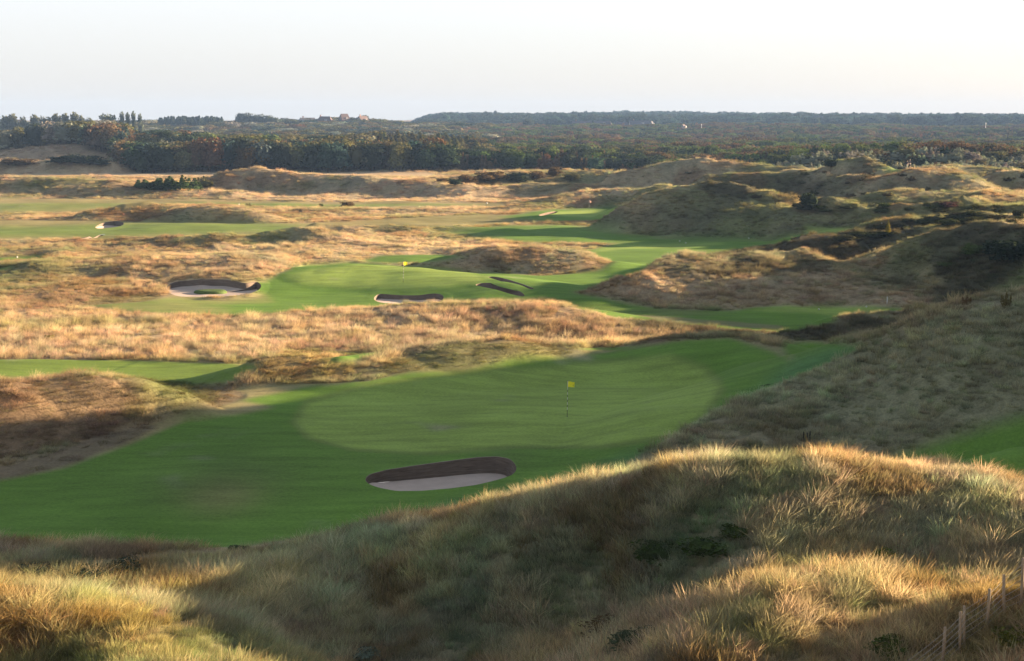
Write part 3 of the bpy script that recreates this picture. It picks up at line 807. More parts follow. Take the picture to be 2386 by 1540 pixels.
def scatter(name, ng, P, idx, rot, scl, tint):
    me = bpy.data.meshes.new(name)
    me.vertices.add(len(P)); me.vertices.foreach_set('co', np.ascontiguousarray(P, np.float32).ravel())
    attr(me, 'idx', 'INT', idx); attr(me, 'rot', 'FLOAT_VECTOR', rot); attr(me, 'scl', 'FLOAT_VECTOR', scl)
    attr(me, 'tint', 'FLOAT_VECTOR', tint)
    o = bpy.data.objects.new(name, me); COL.objects.link(o)
    md = o.modifiers.new("scatter", 'NODES'); md.node_group = ng
    return o

def rand_pts(r0, r1, dens, half=26.0):
    a = math.radians(half)
    n = int(dens * a * (r1 * r1 - r0 * r0))
    r = np.sqrt(RNG.uniform(r0 * r0, r1 * r1, n)); t = RNG.uniform(-a, a, n)
    return r * np.sin(t), r * np.cos(t)
G_GRASS = scatter_group("grass_scatter", SRC)
def grow(name, label, bands, half=26.0):
    Ps, I, Ro, Sc, Ti = [], [], [], [], []
    for r0, r1, dens, sc, p_tall in bands:
        x, y = rand_pts(r0, r1, dens, 42.0 if r1 < 70 else 33.0 if r1 < 190 else half)
        ro = sample(ROUGH, x, y); gh = sample(GH, x, y); ho = sample(HOLE.astype(np.float32), x, y)
        clump = fbm(x, y, 3.2, 2, seed=31)
        keep = (ro > 0.45 + 0.25 * RNG.random(len(x))) & (ho < 0.05) & (RNG.random(len(x)) < 0.84 + 0.4 * clump)
        x, y, ro, gh, clump = x[keep], y[keep], ro[keep], gh[keep], clump[keep]
        z = sample(GZ, x, y)
        n = len(x)
        tall = RNG.random(n) < p_tall * (0.5 + 1.4 * sstep(0.0, 0.5, fbm(x, y, 7, 2, seed=33))) * np.clip(gh, 0.1, 1)
        idx = np.where(tall, RNG.integers(5, 9, n), np.where(RNG.random(n) < 0.7, RNG.integers(0, 5, n), RNG.integers(9, 12, n)))
        s = sc * RNG.uniform(0.7, 1.3, n) * (1 + 0.35 * clump)
        jt = 0.30 if r1 < 115 else 0.18
        c = sample(C3, x, y) * RNG.uniform(1 - jt, 1 + jt * 1.15, (n, 1)) * (1 + RNG.normal(0, 0.06, (n, 3)))
        c = c * np.where(tall, 1.15, 1.0)[:, None]
        sp1 = fbm(x, y, 3.6, 3, seed=35); sp2 = fbm(x, y, 2.4, 2, seed=36)
        for msk, q in ((sstep(0.18, 0.34, sp1), (0.62, 0.74, 0.66)), (sstep(0.2, 0.35, -sp1), (1.22, 1.14, 1.02)), (sstep(0.25, 0.4, sp2), (0.72, 0.62, 0.52)), (sstep(0.28, 0.42, -sp2), (0.86, 1.0, 0.98))):
            c = c * (1 + (1.0 if r1 < 70 else 0.45) * msk[:, None] * (np.array(q) - 1))
        s = s * (1 - 0.3 * sstep(0.2, 0.38, sp1))
        Ps.append(np.stack([x, y, z], 1)); I.append(idx)
        Ro.append(np.stack([RNG.normal(0, 0.10, n), RNG.normal(0, 0.10, n), RNG.uniform(-0.9, 0.9, n)], 1))
        Sc.append(np.stack([s, s, s * np.clip(gh, 0.25, 1.6)], 1)); Ti.append(np.clip(c, 0.01, 0.75))
    P = np.concatenate(Ps)
    print(name, len(P))
    o = scatter(name, G_GRASS, P, np.concatenate(I), np.concatenate(Ro), np.concatenate(Sc), np.concatenate(Ti))
    tag(o, label, "grass", kind="stuff")
grow("dune_grass", "long dry dune grass covering the rough and the dunes", [
    (22, 34, 3.0, 1.1, 0.25), (34, 62, 19.0, 1.0, 0.20), (62, 110, 6.0, 1.0, 0.16), (110, 180, 3.6, 1.0, 0.12),
    (180, 320, 1.7, 1.05, 0.08), (320, 480, 0.6, 1.4, 0.06), (480, 680, 0.12, 2.0, 0.05)])

# ------------------------------------------------------------------ trees and shrubs
M_leaf_o = leafy_mat("foliage", 0.25, 'OBJ', var=0.35)
M_leaf_i = leafy_mat("foliage_mass", 0.25, 'INST', var=0.35)
M_bark = simple("bark", (0.10, 0.08, 0.065), 0.9, 6.0, 0.3, spec=0.05)
def crown(kind, seed, n=900, leaf=0.055):
    """unit crown, about 1 wide and 1 high, of many small leaf clumps on uneven boughs"""
    g = np.random.default_rng(seed)
    P, Nn, T = [], [], []
    if kind == 'round':
        nb = 15
        bc = []
        for k in range(nb):
            a = g.uniform(0, 2 * np.pi); r = 0.30 * np.sqrt(g.random()); z = g.uniform(0.28, 0.80)
            bc.append((r * np.cos(a) * (1.1 - 0.4 * z), r * np.sin(a) * (1.1 - 0.4 * z), z, g.uniform(0.14, 0.24), g.uniform(-0.3, 0.35)))
        for (x, y, z, rad, tn) in bc:
            m = n // nb
            v = g.normal(size=(m, 3)); v[:, 2] = np.abs(v[:, 2]) * 1.0 - 0.25; v /= np.linalg.norm(v, axis=1)[:, None]
            rr_ = rad * g.uniform(0.65, 1.08, (m, 1))
            P.append(np.array([x, y, z]) + v * rr_ * np.array([1.15, 1.15, 0.85])); Nn.append(v); T.append(np.full(m, 0.5 + tn) + g.uniform(-0.25, 0.25, m))
    elif kind == 'cone':
        m = n
        t = g.random(m) ** 0.8
        tier = 0.75 + 0.25 * np.cos(t * 40)
        a = g.uniform(0, 2 * np.pi, m); r = 0.34 * (1 - t) ** 0.85 * tier * g.uniform(0.6, 1.1, m) + 0.01
        P.append(np.stack([r * np.cos(a), r * np.sin(a), 0.06 + 0.94 * t], 1))
        Nn.append(np.stack([np.cos(a), np.sin(a), 0.5 + 0 * a], 1)); T.append(g.uniform(0.2, 0.8, m))
    elif kind == 'tall':
        nb = 13
        for k in range(nb):
            z = 0.22 + 0.72 * k / nb + g.uniform(-0.03, 0.03); a = g.uniform(0, 6.28); r = g.uniform(0.02, 0.17) * (1.15 - z * 0.6)
            rad = g.uniform(0.09, 0.15); m = n // nb
            v = g.normal(size=(m, 3)); v /= np.linalg.norm(v, axis=1)[:, None]
            P.append(np.array([r * np.cos(a), r * np.sin(a), z]) + v * rad * g.uniform(0.6, 1.05, (m, 1))); Nn.append(v); T.append(np.full(m, 0.5 + g.uniform(-.3, .3)) + g.uniform(-0.2, 0.2, m))
    elif kind == 'scrub':
        nb = 11
        for k in range(nb):
            a = g.uniform(0, 2 * np.pi); r = 0.40 * np.sqrt(g.random()); top = g.uniform(0.45, 0.95) * (1 - 0.6 * r); m = n // nb
            t = g.random(m) ** 0.6
            v = g.normal(size=(m, 3)); v[:, 2] *= 0.3; v /= np.linalg.norm(v, axis=1)[:, None]
            w = 0.15 * (1.15 - t)[:, None] * g.uniform(0.5, 1.1, (m, 1))
            P.append(np.stack([r * np.cos(a) + 0 * t, r * np.sin(a) + 0 * t, top * t], 1) + v * w); Nn.append(v + np.array([0, 0, 0.5])); T.append(0.25 + 0.6 * t + g.uniform(-0.2, 0.2, m))
    P = np.concatenate(P); Nn = np.concatenate(Nn); T = np.concatenate(T)
    P[:, 2] = np.maximum(P[:, 2], 0.0)
    m = len(P)
    Nn = Nn + g.normal(0, 0.6, (m, 3)); Nn /= np.linalg.norm(Nn, axis=1)[:, None]
    ref = g.normal(size=(m, 3)); A = np.cross(Nn, ref); A /= np.linalg.norm(A, axis=1)[:, None] + 1e-9; B = np.cross(Nn, A)
    s = leaf * g.uniform(0.6, 1.4, (m, 1))
    V = np.stack([P - A * s, P - B * s * 0.7 , P + A * s, P + B * s * 0.7], 1).reshape(-1, 3)
    Fq = np.arange(m * 4).reshape(-1, 4)
    nv = len(V)
    # solid heart of twigs so the crown is not see-through everywhere
    hx, hz, hc = {'round': (0.30, 0.30, 0.5), 'cone': (0.13, 0.34, 0.38), 'tall': (0.10, 0.32, 0.56), 'scrub': (0.33, 0.27, 0.22)}[kind]
    ph = np.linspace(0, 2 * np.pi, 9)[:-1]; th = np.linspace(0.25, np.pi - 0.25, 5)
    hv = []
    for q in th:
        w = hx * np.sin(q) * g.uniform(0.8, 1.1, 8)
        hv.append(np.stack([w * np.cos(ph), w * np.sin(ph), hc + hz * np.cos(q) + 0 * ph], 1))
    hv = np.concatenate(hv); i = np.arange(8)
    hf = np.concatenate([np.stack([k * 8 + i, (k + 1) * 8 + i, (k + 1) * 8 + (i + 1) % 8, k * 8 + (i + 1) % 8], 1) for k in range(4)])
    V = np.vstack([V, hv]); Fq = np.vstack([Fq, hf + nv])
    me = mesh_np("crown", V, [Fq], smooth=False)
    attr(me, 'bt', 'FLOAT', np.concatenate([np.repeat(T, 4), np.full(len(hv), 0.25)]))
    return me
def trunk_mesh(h, r, seed, limbs=4):
    g = np.random.default_rng(seed); V, Fq = [], []
    def tube(p, q, ra, rb, k=6):
        p, q = np.array(p, float), np.array(q, float); d = q - p; d /= np.linalg.norm(d)
        a = np.cross(d, [0.3, 1, 0.2]); a /= np.linalg.norm(a); b = np.cross(d, a); o = len(V) * 0 + sum(len(x) for x in V)
        t = np.linspace(0, 2 * np.pi, k + 1)[:-1]
        V.append(p + ra * (np.cos(t)[:, None] * a + np.sin(t)[:, None] * b)); V.append(q + rb * (np.cos(t)[:, None] * a + np.sin(t)[:, None] * b))
        i = np.arange(k); Fq.append(np.stack([o + i, o + (i + 1) % k, o + k + (i + 1) % k, o + k + i], 1))
    m = (g.uniform(-.03, .03), g.uniform(-.03, .03), h * 0.5)
    tube((0, 0, -0.06), m, r, r * 0.75); tube(m, (m[0] * 2, m[1] * 1.5, h), r * 0.75, r * 0.35)
    for k in range(limbs):
        a = 2 * np.pi * k / limbs + g.uniform(-.4, .4); z = h * g.uniform(0.4, 0.8)
        tube((m[0], m[1], z), (0.24 * np.cos(a), 0.24 * np.sin(a), min(0.85, z + g.uniform(0.2, 0.35))), r * 0.45, r * 0.15, 5)
    return mesh_np("trunk", np.concatenate(V), [np.concatenate(Fq)])
CROWNS = {}
for kind, c_ in (('round', 5), ('scrub', 4), ('cone', 3), ('tall', 3)):
    CROWNS[kind] = []
    for k in range(c_):
        CROWNS[kind].append((crown(kind, 500 + 10 * k + len(kind), 900, {'round': .045, 'scrub': .04, 'cone': .035, 'tall': .035}[kind]), trunk_mesh(0.6 if kind != 'scrub' else 0.35, 0.035, k)))
for kind in CROWNS:
    for cm, tm in CROWNS[kind]:
        cm.materials.append(M_leaf_o); tm.materials.append(M_bark)
def tree(name, kind, x, y, w, h, col, label, cat, group=None, k=None, z=None, rz=None, trunk=True, sink=0.0):
    cm, tm = CROWNS[kind][RNG.integers(len(CROWNS[kind])) if k is None else k]
    if z is None: z = float(sample(GZ, np.array([x]), np.array([y]))[0])
    e = empty(name, (x, y, z - sink), RNG.uniform(0, 6.28) if rz is None else rz)
    c = bpy.data.objects.new("crown", cm); COL.objects.link(c); c.parent = e; c.scale = (w, w, h); c.color = (*col, 1)
    if trunk:
        t = bpy.data.objects.new("trunk", tm); COL.objects.link(t); t.parent = e; t.scale = (w * 0.8, w * 0.8, h)
    tag(e, label, cat, group)
    return e
def jit(c, s=0.13):
    f = 1 + RNG.normal(0, s)
    return tuple(float(np.clip(q * f * (1 + RNG.normal(0, 0.07)), 0.01, 0.6)) for q in c)
LEAF = dict(dark=(0.038, 0.056, 0.036), olive=(0.115, 0.112, 0.05), rust=(0.122, 0.088, 0.048), silver=(0.24, 0.26, 0.19), green=(0.09, 0.125, 0.04), bluish=(0.045, 0.08, 0.07), yellow=(0.26, 0.22, 0.04))

def canopy(u, r):
    """kind of cover, width, height, colour mix at picture column u and distance r"""
    left = u < 1080
    if left:
        edge = np.interp(u, [-300, 120, 270, 305, 330, 900, 1080], [700, 660, 600, 500, 488, 488, 494])
    else:
        edge = np.interp(u, [1080, 1350, 1480, 1560, 1700, 2100, 2700], [494, 500, 470, 400, 372, 372, 385])
    return edge
cand = []
a_lim = math.radians(23.5)
r = 365.0
row = 0
while r < 1750:
    rowstep = 5.2 if r < 620 else 7.5 if r < 900 else 13.0
    a = -a_lim + RNG.uniform(0, 0.01)
    while a < a_lim:
        u = CX + F * math.tan(a)
        left = u < 1080 + 60 * math.sin(r * 0.02)
        w = (8.0 if left else 5.2) * RNG.uniform(0.75, 1.3)
        if r > 620: w *= 1.35
        if r > 900: w *= 1.35
        if r > canopy(u, r) + RNG.uniform(-3, 6):
            cand.append((a, r + RNG.uniform(-0.5, 0.5) * rowstep, u, left, w))
        a += w * 0.62 / r
    r += rowstep
    row += 1
print("canopy", len(cand))
cand = np.array([(c[0], c[1], c[2], float(c[3]), c[4]) for c in cand])
cx_a, cr, cu, cl, cw = cand.T
tx, ty = cr * np.sin(cx_a), cr * np.cos(cx_a)
# clearings with heath between the scrub on the right
clr = fbm(tx, ty, 55, 2, seed=50)
keep = (cl > 0.5) | (clr < 0.30) | (cr < 430)
cand, cx_a, cr, cu, cl, cw, tx, ty, clr = [q[keep] for q in (cand, cx_a, cr, cu, cl, cw, tx, ty, clr)]
hn = fbm(tx, ty, 38, 2, seed=51)
ch = np.where(cl > 0.5, 9.5 + 2.6 * hn - 2.0 * sstep(560, 900, cr), 4.3 + 2.4 * hn + 1.4 * sstep(440, 520, cr)) * RNG.uniform(0.85, 1.15, len(cr))
ch = np.where((cr < 430) & (cl < 0.5), ch * 0.72, ch)
ch = np.where((cu < 300) & (cr < 900), ch + 2.5, ch)
fn = fbm(tx, ty, 26, 2, seed=52)
tz = sample(GZ, tx, ty)
pick = RNG.random(len(cr))
def species(i):
    u, r, l = cu[i], cr[i], cl[i] > 0.5
    p, f = pick[i], fn[i]
    if l:
        if 870 < u < 1110 and 560 < r < 720: return 'cone', 'olive'
        if f > 0.18 and p < 0.75: return 'round', 'silver' if p < 0.3 else 'olive'
        if f < -0.25 and p < 0.55: return 'round', 'rust'
        return ('round', 'dark' if p < 0.55 else 'bluish' if p < 0.7 else 'olive')
    if r < 425 and p < 0.6: return 'scrub', 'silver'
    if r < 540 and 1080 < u < 1500: return ('round', 'dark') if p < 0.4 else ('round', 'green') if p < 0.6 else ('scrub', 'rust')
    if f > 0.12: return ('round' if p < 0.3 else 'scrub'), 'green' if p < 0.6 else 'dark'
    if f < -0.15: return ('round' if p < 0.25 else 'scrub'), 'rust' if p < 0.8 else 'olive'
    return ('round' if p < 0.2 else 'scrub'), ('olive' if p < 0.75 else 'dark')
WORD = {'dark': 'dark green', 'olive': 'olive green', 'rust': 'russet brown', 'silver': 'silvery grey', 'green': 'mid green', 'bluish': 'blue green'}
order = np.argsort(cr - canopy(cu, cr) if False else cr - np.array([canopy(u_, r_) for u_, r_ in zip(cu, cr)]))
NIND = 280
ind = order[:NIND]; rest = order[NIND:]
ZONES = [(-400, 300, "far left beyond the tan dune"), (300, 620, "left of centre behind the dry meadow"), (620, 950, "behind the middle of the dry meadow"), (950, 1350, "behind the low bushy mounds at centre"), (1350, 1800, "behind the humped dunes right of centre"), (1800, 2700, "beyond the right dunes and the two golfers")]
for i in ind:
    kind, cn = species(i)
    zone = [z_[2] for z_ in ZONES if z_[0] <= cu[i] < z_[1]]
    zone = zone[0] if zone else ZONES[-1][2]
    big = kind in ('round', 'cone')
    nm = {'round': 'scrub_tree', 'cone': 'young_pine', 'scrub': 'tall_shrub'}[kind]
    lab = "%s %s %s" % (WORD[cn], {'round': 'rounded tree', 'cone': 'young pine', 'scrub': 'shrub'}[kind], zone)
    tree(nm, kind, tx[i], ty[i], cw[i] * 1.4, ch[i] * 1.08, jit(LEAF[cn]), lab, "tree" if big else "shrub", "%s %ss %s" % (WORD[cn], 'tree' if big else 'shrub', zone), z=tz[i], sink=0.9 if kind == 'round' else 0.2)

# the rest of the wood as one mass
TSRC = bpy.data.collections.new("tree_sources")
order_src = []
for kind in ('cone', 'round', 'scrub', 'tall'):
    for k, (cm, tm) in enumerate(CROWNS[kind]):
        m2 = cm.copy(); m2.materials.clear(); nm = "%s%02d" % (kind, k)
        link(nm, m2, mats=[M_leaf_i], coll=TSRC); order_src.append(nm)
order_src.sort()
def src_of(kind): 
    c_ = [i for i, q in enumerate(order_src) if q.startswith(kind)]
    return c_[RNG.integers(len(c_))]
G_TREE = scatter_group("tree_scatter", TSRC)
P, I, Ro, Sc, Ti = [], [], [], [], []
for i in rest:
    kind, cn = species(i)
    P.append((tx[i], ty[i], tz[i] - 0.3)); I.append(src_of(kind)); Ro.append((0, 0, RNG.uniform(0, 6.28)))
    w = cw[i] * 1.35
    Sc.append((w, w, ch[i])); Ti.append(jit(LEAF[cn]))
P, Sc = np.array(P), np.array(Sc)
o = scatter("woodland", G_TREE, P, np.array(I), np.array(Ro), Sc, np.array(Ti))
tag(o, "dense mixed wood and scrub stretching back to the horizon", "woodland", kind="stuff")
# ridge of pines at the horizon, haze blue put into most leaf tints
n = 15000
a = RNG.uniform(math.radians(-4.2), math.radians(23.5), n); r = np.sqrt(RNG.uniform(1650 ** 2, 3300 ** 2, n))
x, y = r * np.sin(a), r * np.cos(a); z = sample(GZ, x, y)
w = RNG.uniform(12, 26, n); h = RNG.uniform(8, 17, n) * (1 + 0.35 * fbm(x, y, 200, 2, seed=60)) * sstep(math.radians(-4.4), math.radians(-3.2), a)
idx = np.array([src_of('round' if RNG.random() < 0.8 else 'tall') for _ in range(n)])
ti = np.array([jit(LEAF['bluish'] if q < 0.7 else LEAF['dark']) for q in RNG.random(n)])
o = scatter("forest_ridge", G_TREE, np.stack([x, y, z - 1], 1), idx, np.stack([0 * x, 0 * x, RNG.uniform(0, 6.28, n)], 1), np.stack([w, w, h], 1), ti)
tag(o, "long low ridge of blue green pine forest on the horizon", "forest", kind="stuff")

# ------------------------------------------------------------------ mesh-building helper for small things
class MB:
    def __init__(s): s.v, s.f = [], []
    def add(s, V, Fc):
        o = len(s.v); s.v += [tuple(map(float, p)) for p in V]; s.f += [tuple(i + o for i in f) for f in Fc]; return s
    def box(s, c, d, rot=0.0):
        x, y, z = [q / 2 for q in d]; co, si = math.cos(rot), math.sin(rot)
        V = [(c[0] + a * x * co - b * y * si, c[1] + a * x * si + b * y * co, c[2] + e * z) for a in (-1, 1) for b in (-1, 1) for e in (-1, 1)]
        return s.add(V, [(0, 1, 3, 2), (4, 6, 7, 5), (0, 4, 5, 1), (2, 3, 7, 6), (0, 2, 6, 4), (1, 5, 7, 3)])
    def tube(s, pts, rad, k=8, cap=True):
        pts = [Vector(p) for p in pts]; rings = []
        for i, p in enumerate(pts):
            d = (pts[min(i + 1, len(pts) - 1)] - pts[max(i - 1, 0)]).normalized()
            a = d.cross(Vector((0, 0, 1)) if abs(d.z) < 0.9 else Vector((1, 0, 0))).normalized(); b = d.cross(a)
            r = rad[i] if isinstance(rad, (list, tuple)) else rad
            rings.append([p + a * r * math.cos(2 * math.pi * j / k) + b * r * math.sin(2 * math.pi * j / k) for j in range(k)])
        V = [q for rg in rings for q in rg]
        Fc = [(i * k + j, i * k + (j + 1) % k, (i + 1) * k + (j + 1) % k, (i + 1) * k + j) for i in range(len(pts) - 1) for j in range(k)]
        if cap: Fc += [tuple(range(k))[::-1], tuple((len(pts) - 1) * k + j for j in range(k))]
        return s.add(V, Fc)
    def ball(s, c, r, k=10, n=7):
        if isinstance(r, (int, float)): r = (r, r, r)
        V = [(c[0] + r[0] * math.sin(math.pi * i / n) * math.cos(2 * math.pi * j / k), c[1] + r[1] * math.sin(math.pi * i / n) * math.sin(2 * math.pi * j / k), c[2] + r[2] * math.cos(math.pi * i / n)) for i in range(1, n) for j in range(k)]
        V += [(c[0], c[1], c[2] + r[2]), (c[0], c[1], c[2] - r[2])]
        Fc = [(i * k + j, (i + 1) * k + j, (i + 1) * k + (j + 1) % k, i * k + (j + 1) % k) for i in range(n - 2) for j in range(k)]
        Fc += [(len(V) - 2, j, (j + 1) % k) for j in range(k)] + [(len(V) - 1, (n - 2) * k + (j + 1) % k, (n - 2) * k + j) for j in range(k)]
        return s.add(V, Fc)
    def build(s, name, mat, parent=None, loc=(0, 0, 0), smooth=True, coll=None):
        me = bpy.data.meshes.new(name); me.from_pydata(s.v, [], s.f); me.update()
        me.polygons.foreach_set('use_smooth', [smooth] * len(me.polygons))
        return link(name, me, parent, loc, [mat] if mat else [])
def ground(x, y):
    return float(sample(GZ, np.array([float(x)]), np.array([float(y)]))[0])
SLOPE = (GZ - EYE) / RR[:, None]
def spot(u, v, ymin=20.0):
    i, j = hit(u, v, ymin)
    x, y, z = grid_xyz(np.array([i]), np.array([j]))
    return float(x[0]), float(y[0]), float(z[0])

M_white = simple("white_paint", (0.75, 0.75, 0.72), 0.45, 12, 0.06)
M_black = simple("black_paint", (0.03, 0.03, 0.03), 0.45)
M_yflag = leafy_mat("yellow_cloth", 0.45, (0.92, 0.86, 0.05), var=0.0)
M_rflag = leafy_mat("pale_red_cloth", 0.35, (0.80, 0.50, 0.44), var=0.0)
M_red = simple("red_print", (0.6, 0.05, 0.04), 0.8)
M_post = simple("weathered_wood", (0.34, 0.28, 0.21), 0.9, 14.0, 0.4, spec=0.1, stretch=(1, 1, 0.15))
M_wire = simple("galvanised_wire", (0.42, 0.40, 0.37), 0.45, metal=0.6)

# ------------------------------------------------------------------ flagsticks
def flagstick(u, v, ymin, h, lean, label, cloth, fw, fh, droop, mark=None, yaw=0.0):
    x, y, z = spot(u, v, ymin)
    e = empty("flagstick", (x, y, z)); tag(e, label, "golf flag", "golf flagsticks in the holes")
    P = lambda t: Vector((lean * t * h, 0, t * h))
    MB().tube([P(-0.02), P(0.20)], 0.016, 8).build("lower_pole", M_black, e)
    mb, bb = MB(), MB()
    b0, n = 0.20, 9
    lim = 1 - fh / h - 0.02
    for k in range(n):
        a, b = b0 + (lim - b0) * k / n, b0 + (lim - b0) * (k + 1) / n
        (mb if k % 2 == 0 else bb).tube([P(a), P(b)], 0.015, 8)
    mb.tube([P(lim), P(1.0)], 0.014, 8)
    mb.build("white_bands", M_white, e); bb.build("black_bands", M_black, e)
    MB().ball(P(1.008), 0.022).build("finial", M_black, e)
    MB().tube([(0, 0, 0.006), (0, 0, 0.010)], 0.054, 14).build("hole_cup", M_black, e)
    nu, nv = 12, 8; V = []
    for i in range(nu + 1):
        s = i / nu
        for j in range(nv + 1):
            t = j / nv
            hh = fh * (1 - 0.12 * s)
            X = fw * s * math.cos(yaw) - droop * 0.12 * s * s * t
            Y = 0.07 * math.sin(7.0 * s + 1.2 * t) * s + fw * s * math.sin(yaw)
            Z = h * 0.985 - hh * t - droop * s ** 1.7 * (0.45 + 0.12 * t)
            V.append((lean * h + 0.012 + X, Y, Z))
    Fc = [(i * (nv + 1) + j, (i + 1) * (nv + 1) + j, (i + 1) * (nv + 1) + j + 1, i * (nv + 1) + j + 1) for i in range(nu) for j in range(nv)]
    f = MB().add(V, Fc); fl = f.build("flag", cloth, e)
    if mark:
        mk = MB()
        for side_ in (-0.006, 0.006):
            c_ = [(9, 4), (10, 4), (10, 5), (10, 6), (9, 6), (9, 5)]
            q = [V[i * (nv + 1) + j] for i, j in ((9, 4), (10, 4), (10, 6), (9, 6))]
            mk.add([(p[0], p[1] + side_, p[2]) for p in q], [(0, 1, 2, 3)])
        mk.build("flag_mark", mark, fl, smooth=False)
    return e
flagstick(1321, 971, 60, 2.2, 0.010, "yellow flag on a black and white banded stick on the nearest green", M_yflag, 0.42, 0.34, 0.16, M_black, yaw=0.2)
flagstick(939, 658, 140, 2.25, 0.03, "small yellow flag on a banded stick on the sunlit second green", M_yflag, 0.40, 0.36, 0.05, yaw=-0.2)
flagstick(1372, 492, 250, 2.15, 0.01, "red and white flag on a banded stick on the far green between dunes", M_rflag, 0.42, 0.40, 0.30, M_red, yaw=0.5)

# ------------------------------------------------------------------ wire fence, bottom right
POSTS = [(2193, 1506, 1600), (2233, 1453, 1552), (2242, 1446, 1545), (2297, 1400, 1494), (2337, 1352, 1432), (2379, 1301, 1396)]
fe = None; tops = []
for k, (u, vt, vb) in enumerate(POSTS):
    y = (32.4, 32.75, 32.9, 33.2, 33.6, 33.8)[k]; x = at(u, vb, y)[0]; z = ground(x, y)
    if k == 0:
        fe = empty("wire_fence", (x, y, z)); tag(fe, "old wooden post and wire fence in the grass at the bottom right corner", "fence"); fx = Vector((x, y, z))
    d = y
    zt = at(u, vt, y)[2]
    ht = max(1.05, min(1.35, zt - ground(x, y)))
    base_p = Vector((x, y, ground(x, y))) - fx
    lean = (-0.035, 0.03, 0.045, -0.04, 0.06, 0.01)[k]
    mb = MB()
    top = base_p + Vector((-lean * 0.6, 0.01, ht))
    mb.tube([base_p + Vector((lean, 0, -0.25)), base_p * 0.5 + top * 0.5, top, top + Vector((0, 0, 0.012))], [0.038, 0.037, 0.035, 0.024], 12)
    mb.build("post", M_post, fe); tops.append((base_p, top))
ext = tops[-1][1] + Vector((1.2, 0.6, 0.45)); tops.append((tops[-1][0] + Vector((1.2, 0.6, 0.4)), ext))
tops.insert(0, (tops[0][0] - Vector((1.3, 0.9, 0.5)), tops[0][1] - Vector((1.3, 0.9, 0.45))))
for k in (0, len(tops) - 1):      # end posts just outside the picture
    b_, t_ = tops[k]; gz = ground(b_.x + fx.x, b_.y + fx.y) - fx.z; b_ = Vector((b_.x, b_.y, gz)); t_ = Vector((t_.x, t_.y, gz + 1.0)); tops[k] = (b_, t_)
    MB().tube([b_ - Vector((0, 0, 0.25)), t_, t_ + Vector((0, 0, .012))], [0.04, 0.037, 0.026], 12).build("post", M_post, fe)
for w_ in range(6):
    fr = 0.93 - 0.145 * w_
    pts = []
    for (b0, t0), (b1, t1) in zip(tops[:-1], tops[1:]):
        p, q = b0.lerp(t0, fr), b1.lerp(t1, fr)
        sag = 0.035 * (p - q).length * (0.6 + 0.6 * random.random())
        for i in range(8):
            t = i / 8; m_ = p.lerp(q, t); m_.z -= sag * 4 * t * (1 - t) * 0.5; m_.x += 0.045; pts.append(m_)
    pts.append(q + Vector((0.045, 0, 0)))
    MB().tube(pts, 0.0045, 5).build("wire", M_wire, fe)

# ------------------------------------------------------------------ small course furniture
def marker(u, v, ymin, label, r=0.075):
    x, y, z = spot(u, v, ymin)
    o = MB().ball((0, 0, r * 0.9), r, 14, 9).tube([(0, 0, -0.04), (0, 0, r * 0.3)], 0.012, 6).build("tee_marker", M_white, loc=(x, y, z))
    tag(o, label, "tee marker", "white tee markers")
marker(1907, 722, 118, "white ball tee marker on the lit tee right of centre, the left one")
marker(2018, 716, 118, "white ball tee marker on the lit tee near the thin white post")
marker(1583, 563, 160, "white tee marker at the back edge of the long tee below the big dune", 0.09)
marker(1597, 567, 160, "white tee marker nearer the front of the long tee below the big dune", 0.09)
marker(40, 601, 170, "white tee marker on the small green tee at the far left edge", 0.12)
marker(1744, 556, 170, "small white marker in the rough behind the long tee", 0.08)
marker(2037, 532, 190, "white tee marker on the small tee above the dark heath bank", 0.09)
marker(2053, 535, 190, "white tee marker at the right end of the small tee above the heath bank", 0.09)
marker(1134, 475, 260, "distant white tee marker beyond the dry meadow left of the far green", 0.16)
marker(557, 478, 260, "distant white marker on the thin green strip at far left", 0.16)
x, y, z = spot(2066, 708, 118)
e = empty("marker_post", (x, y, z)); tag(e, "thin white marker post at the right end of the lit tee", "post")
MB().tube([(0, 0, -0.2), (0, 0, 0.62)], 0.035, 10).build("shaft", M_white, e)
MB().tube([(0, 0, 0.62), (0, 0, 0.68), (0, 0, 0.70)], [0.045, 0.045, 0.02], 10).build("cap", M_white, e)
x, y, z = spot(1487, 1108, 48)
e = empty("hose_standpipe", (x, y, z + 0.12)); tag(e, "small white hooked pipe standing in grass on the crest of the near dune", "pipe")
MB().tube([(0, 0, -0.3), (0, 0, 0.18), (-0.01, 0, 0.24), (-0.05, 0, 0.27), (-0.09, 0, 0.255)], 0.014, 8).build("pipe", M_white, e)
MB().tube([(-0.085, 0, 0.262), (-0.125, 0, 0.235)], 0.021, 8).build("spout", M_white, e)
def divot(u, v, label, rot):
    x, y, z = spot(u, v, 60)
    mb = MB(); V = []
    for i in range(13):
        t = i / 12; w = 0.055 * math.sin(math.pi * (0.06 + 0.88 * t)) * (1 + 0.3 * math.sin(9 * t))
        X = (t - 0.5) * 0.42; V += [(X, -w, 0.004), (X, w, 0.004), (X, 0, 0.035 * math.sin(math.pi * t) + 0.008)]
    Fc = []
    for i in range(12):
        a = 3 * i; Fc += [(a, a + 3, a + 5, a + 2), (a + 2, a + 5, a + 4, a + 1)]
    mb.add(V, Fc); o = mb.build("turf_divot", simple("dark_soil", (0.03, 0.035, 0.015), 0.9), loc=(x, y, z)); o.rotation_euler = (0, 0, rot)
    tag(o, label, "divot", "dark divots on the apron")
divot(1778, 899, "dark torn divot on the shaded apron, the left of two", 0.1)
divot(1789, 897, "dark torn divot on the shaded apron, the right of two", -0.15)
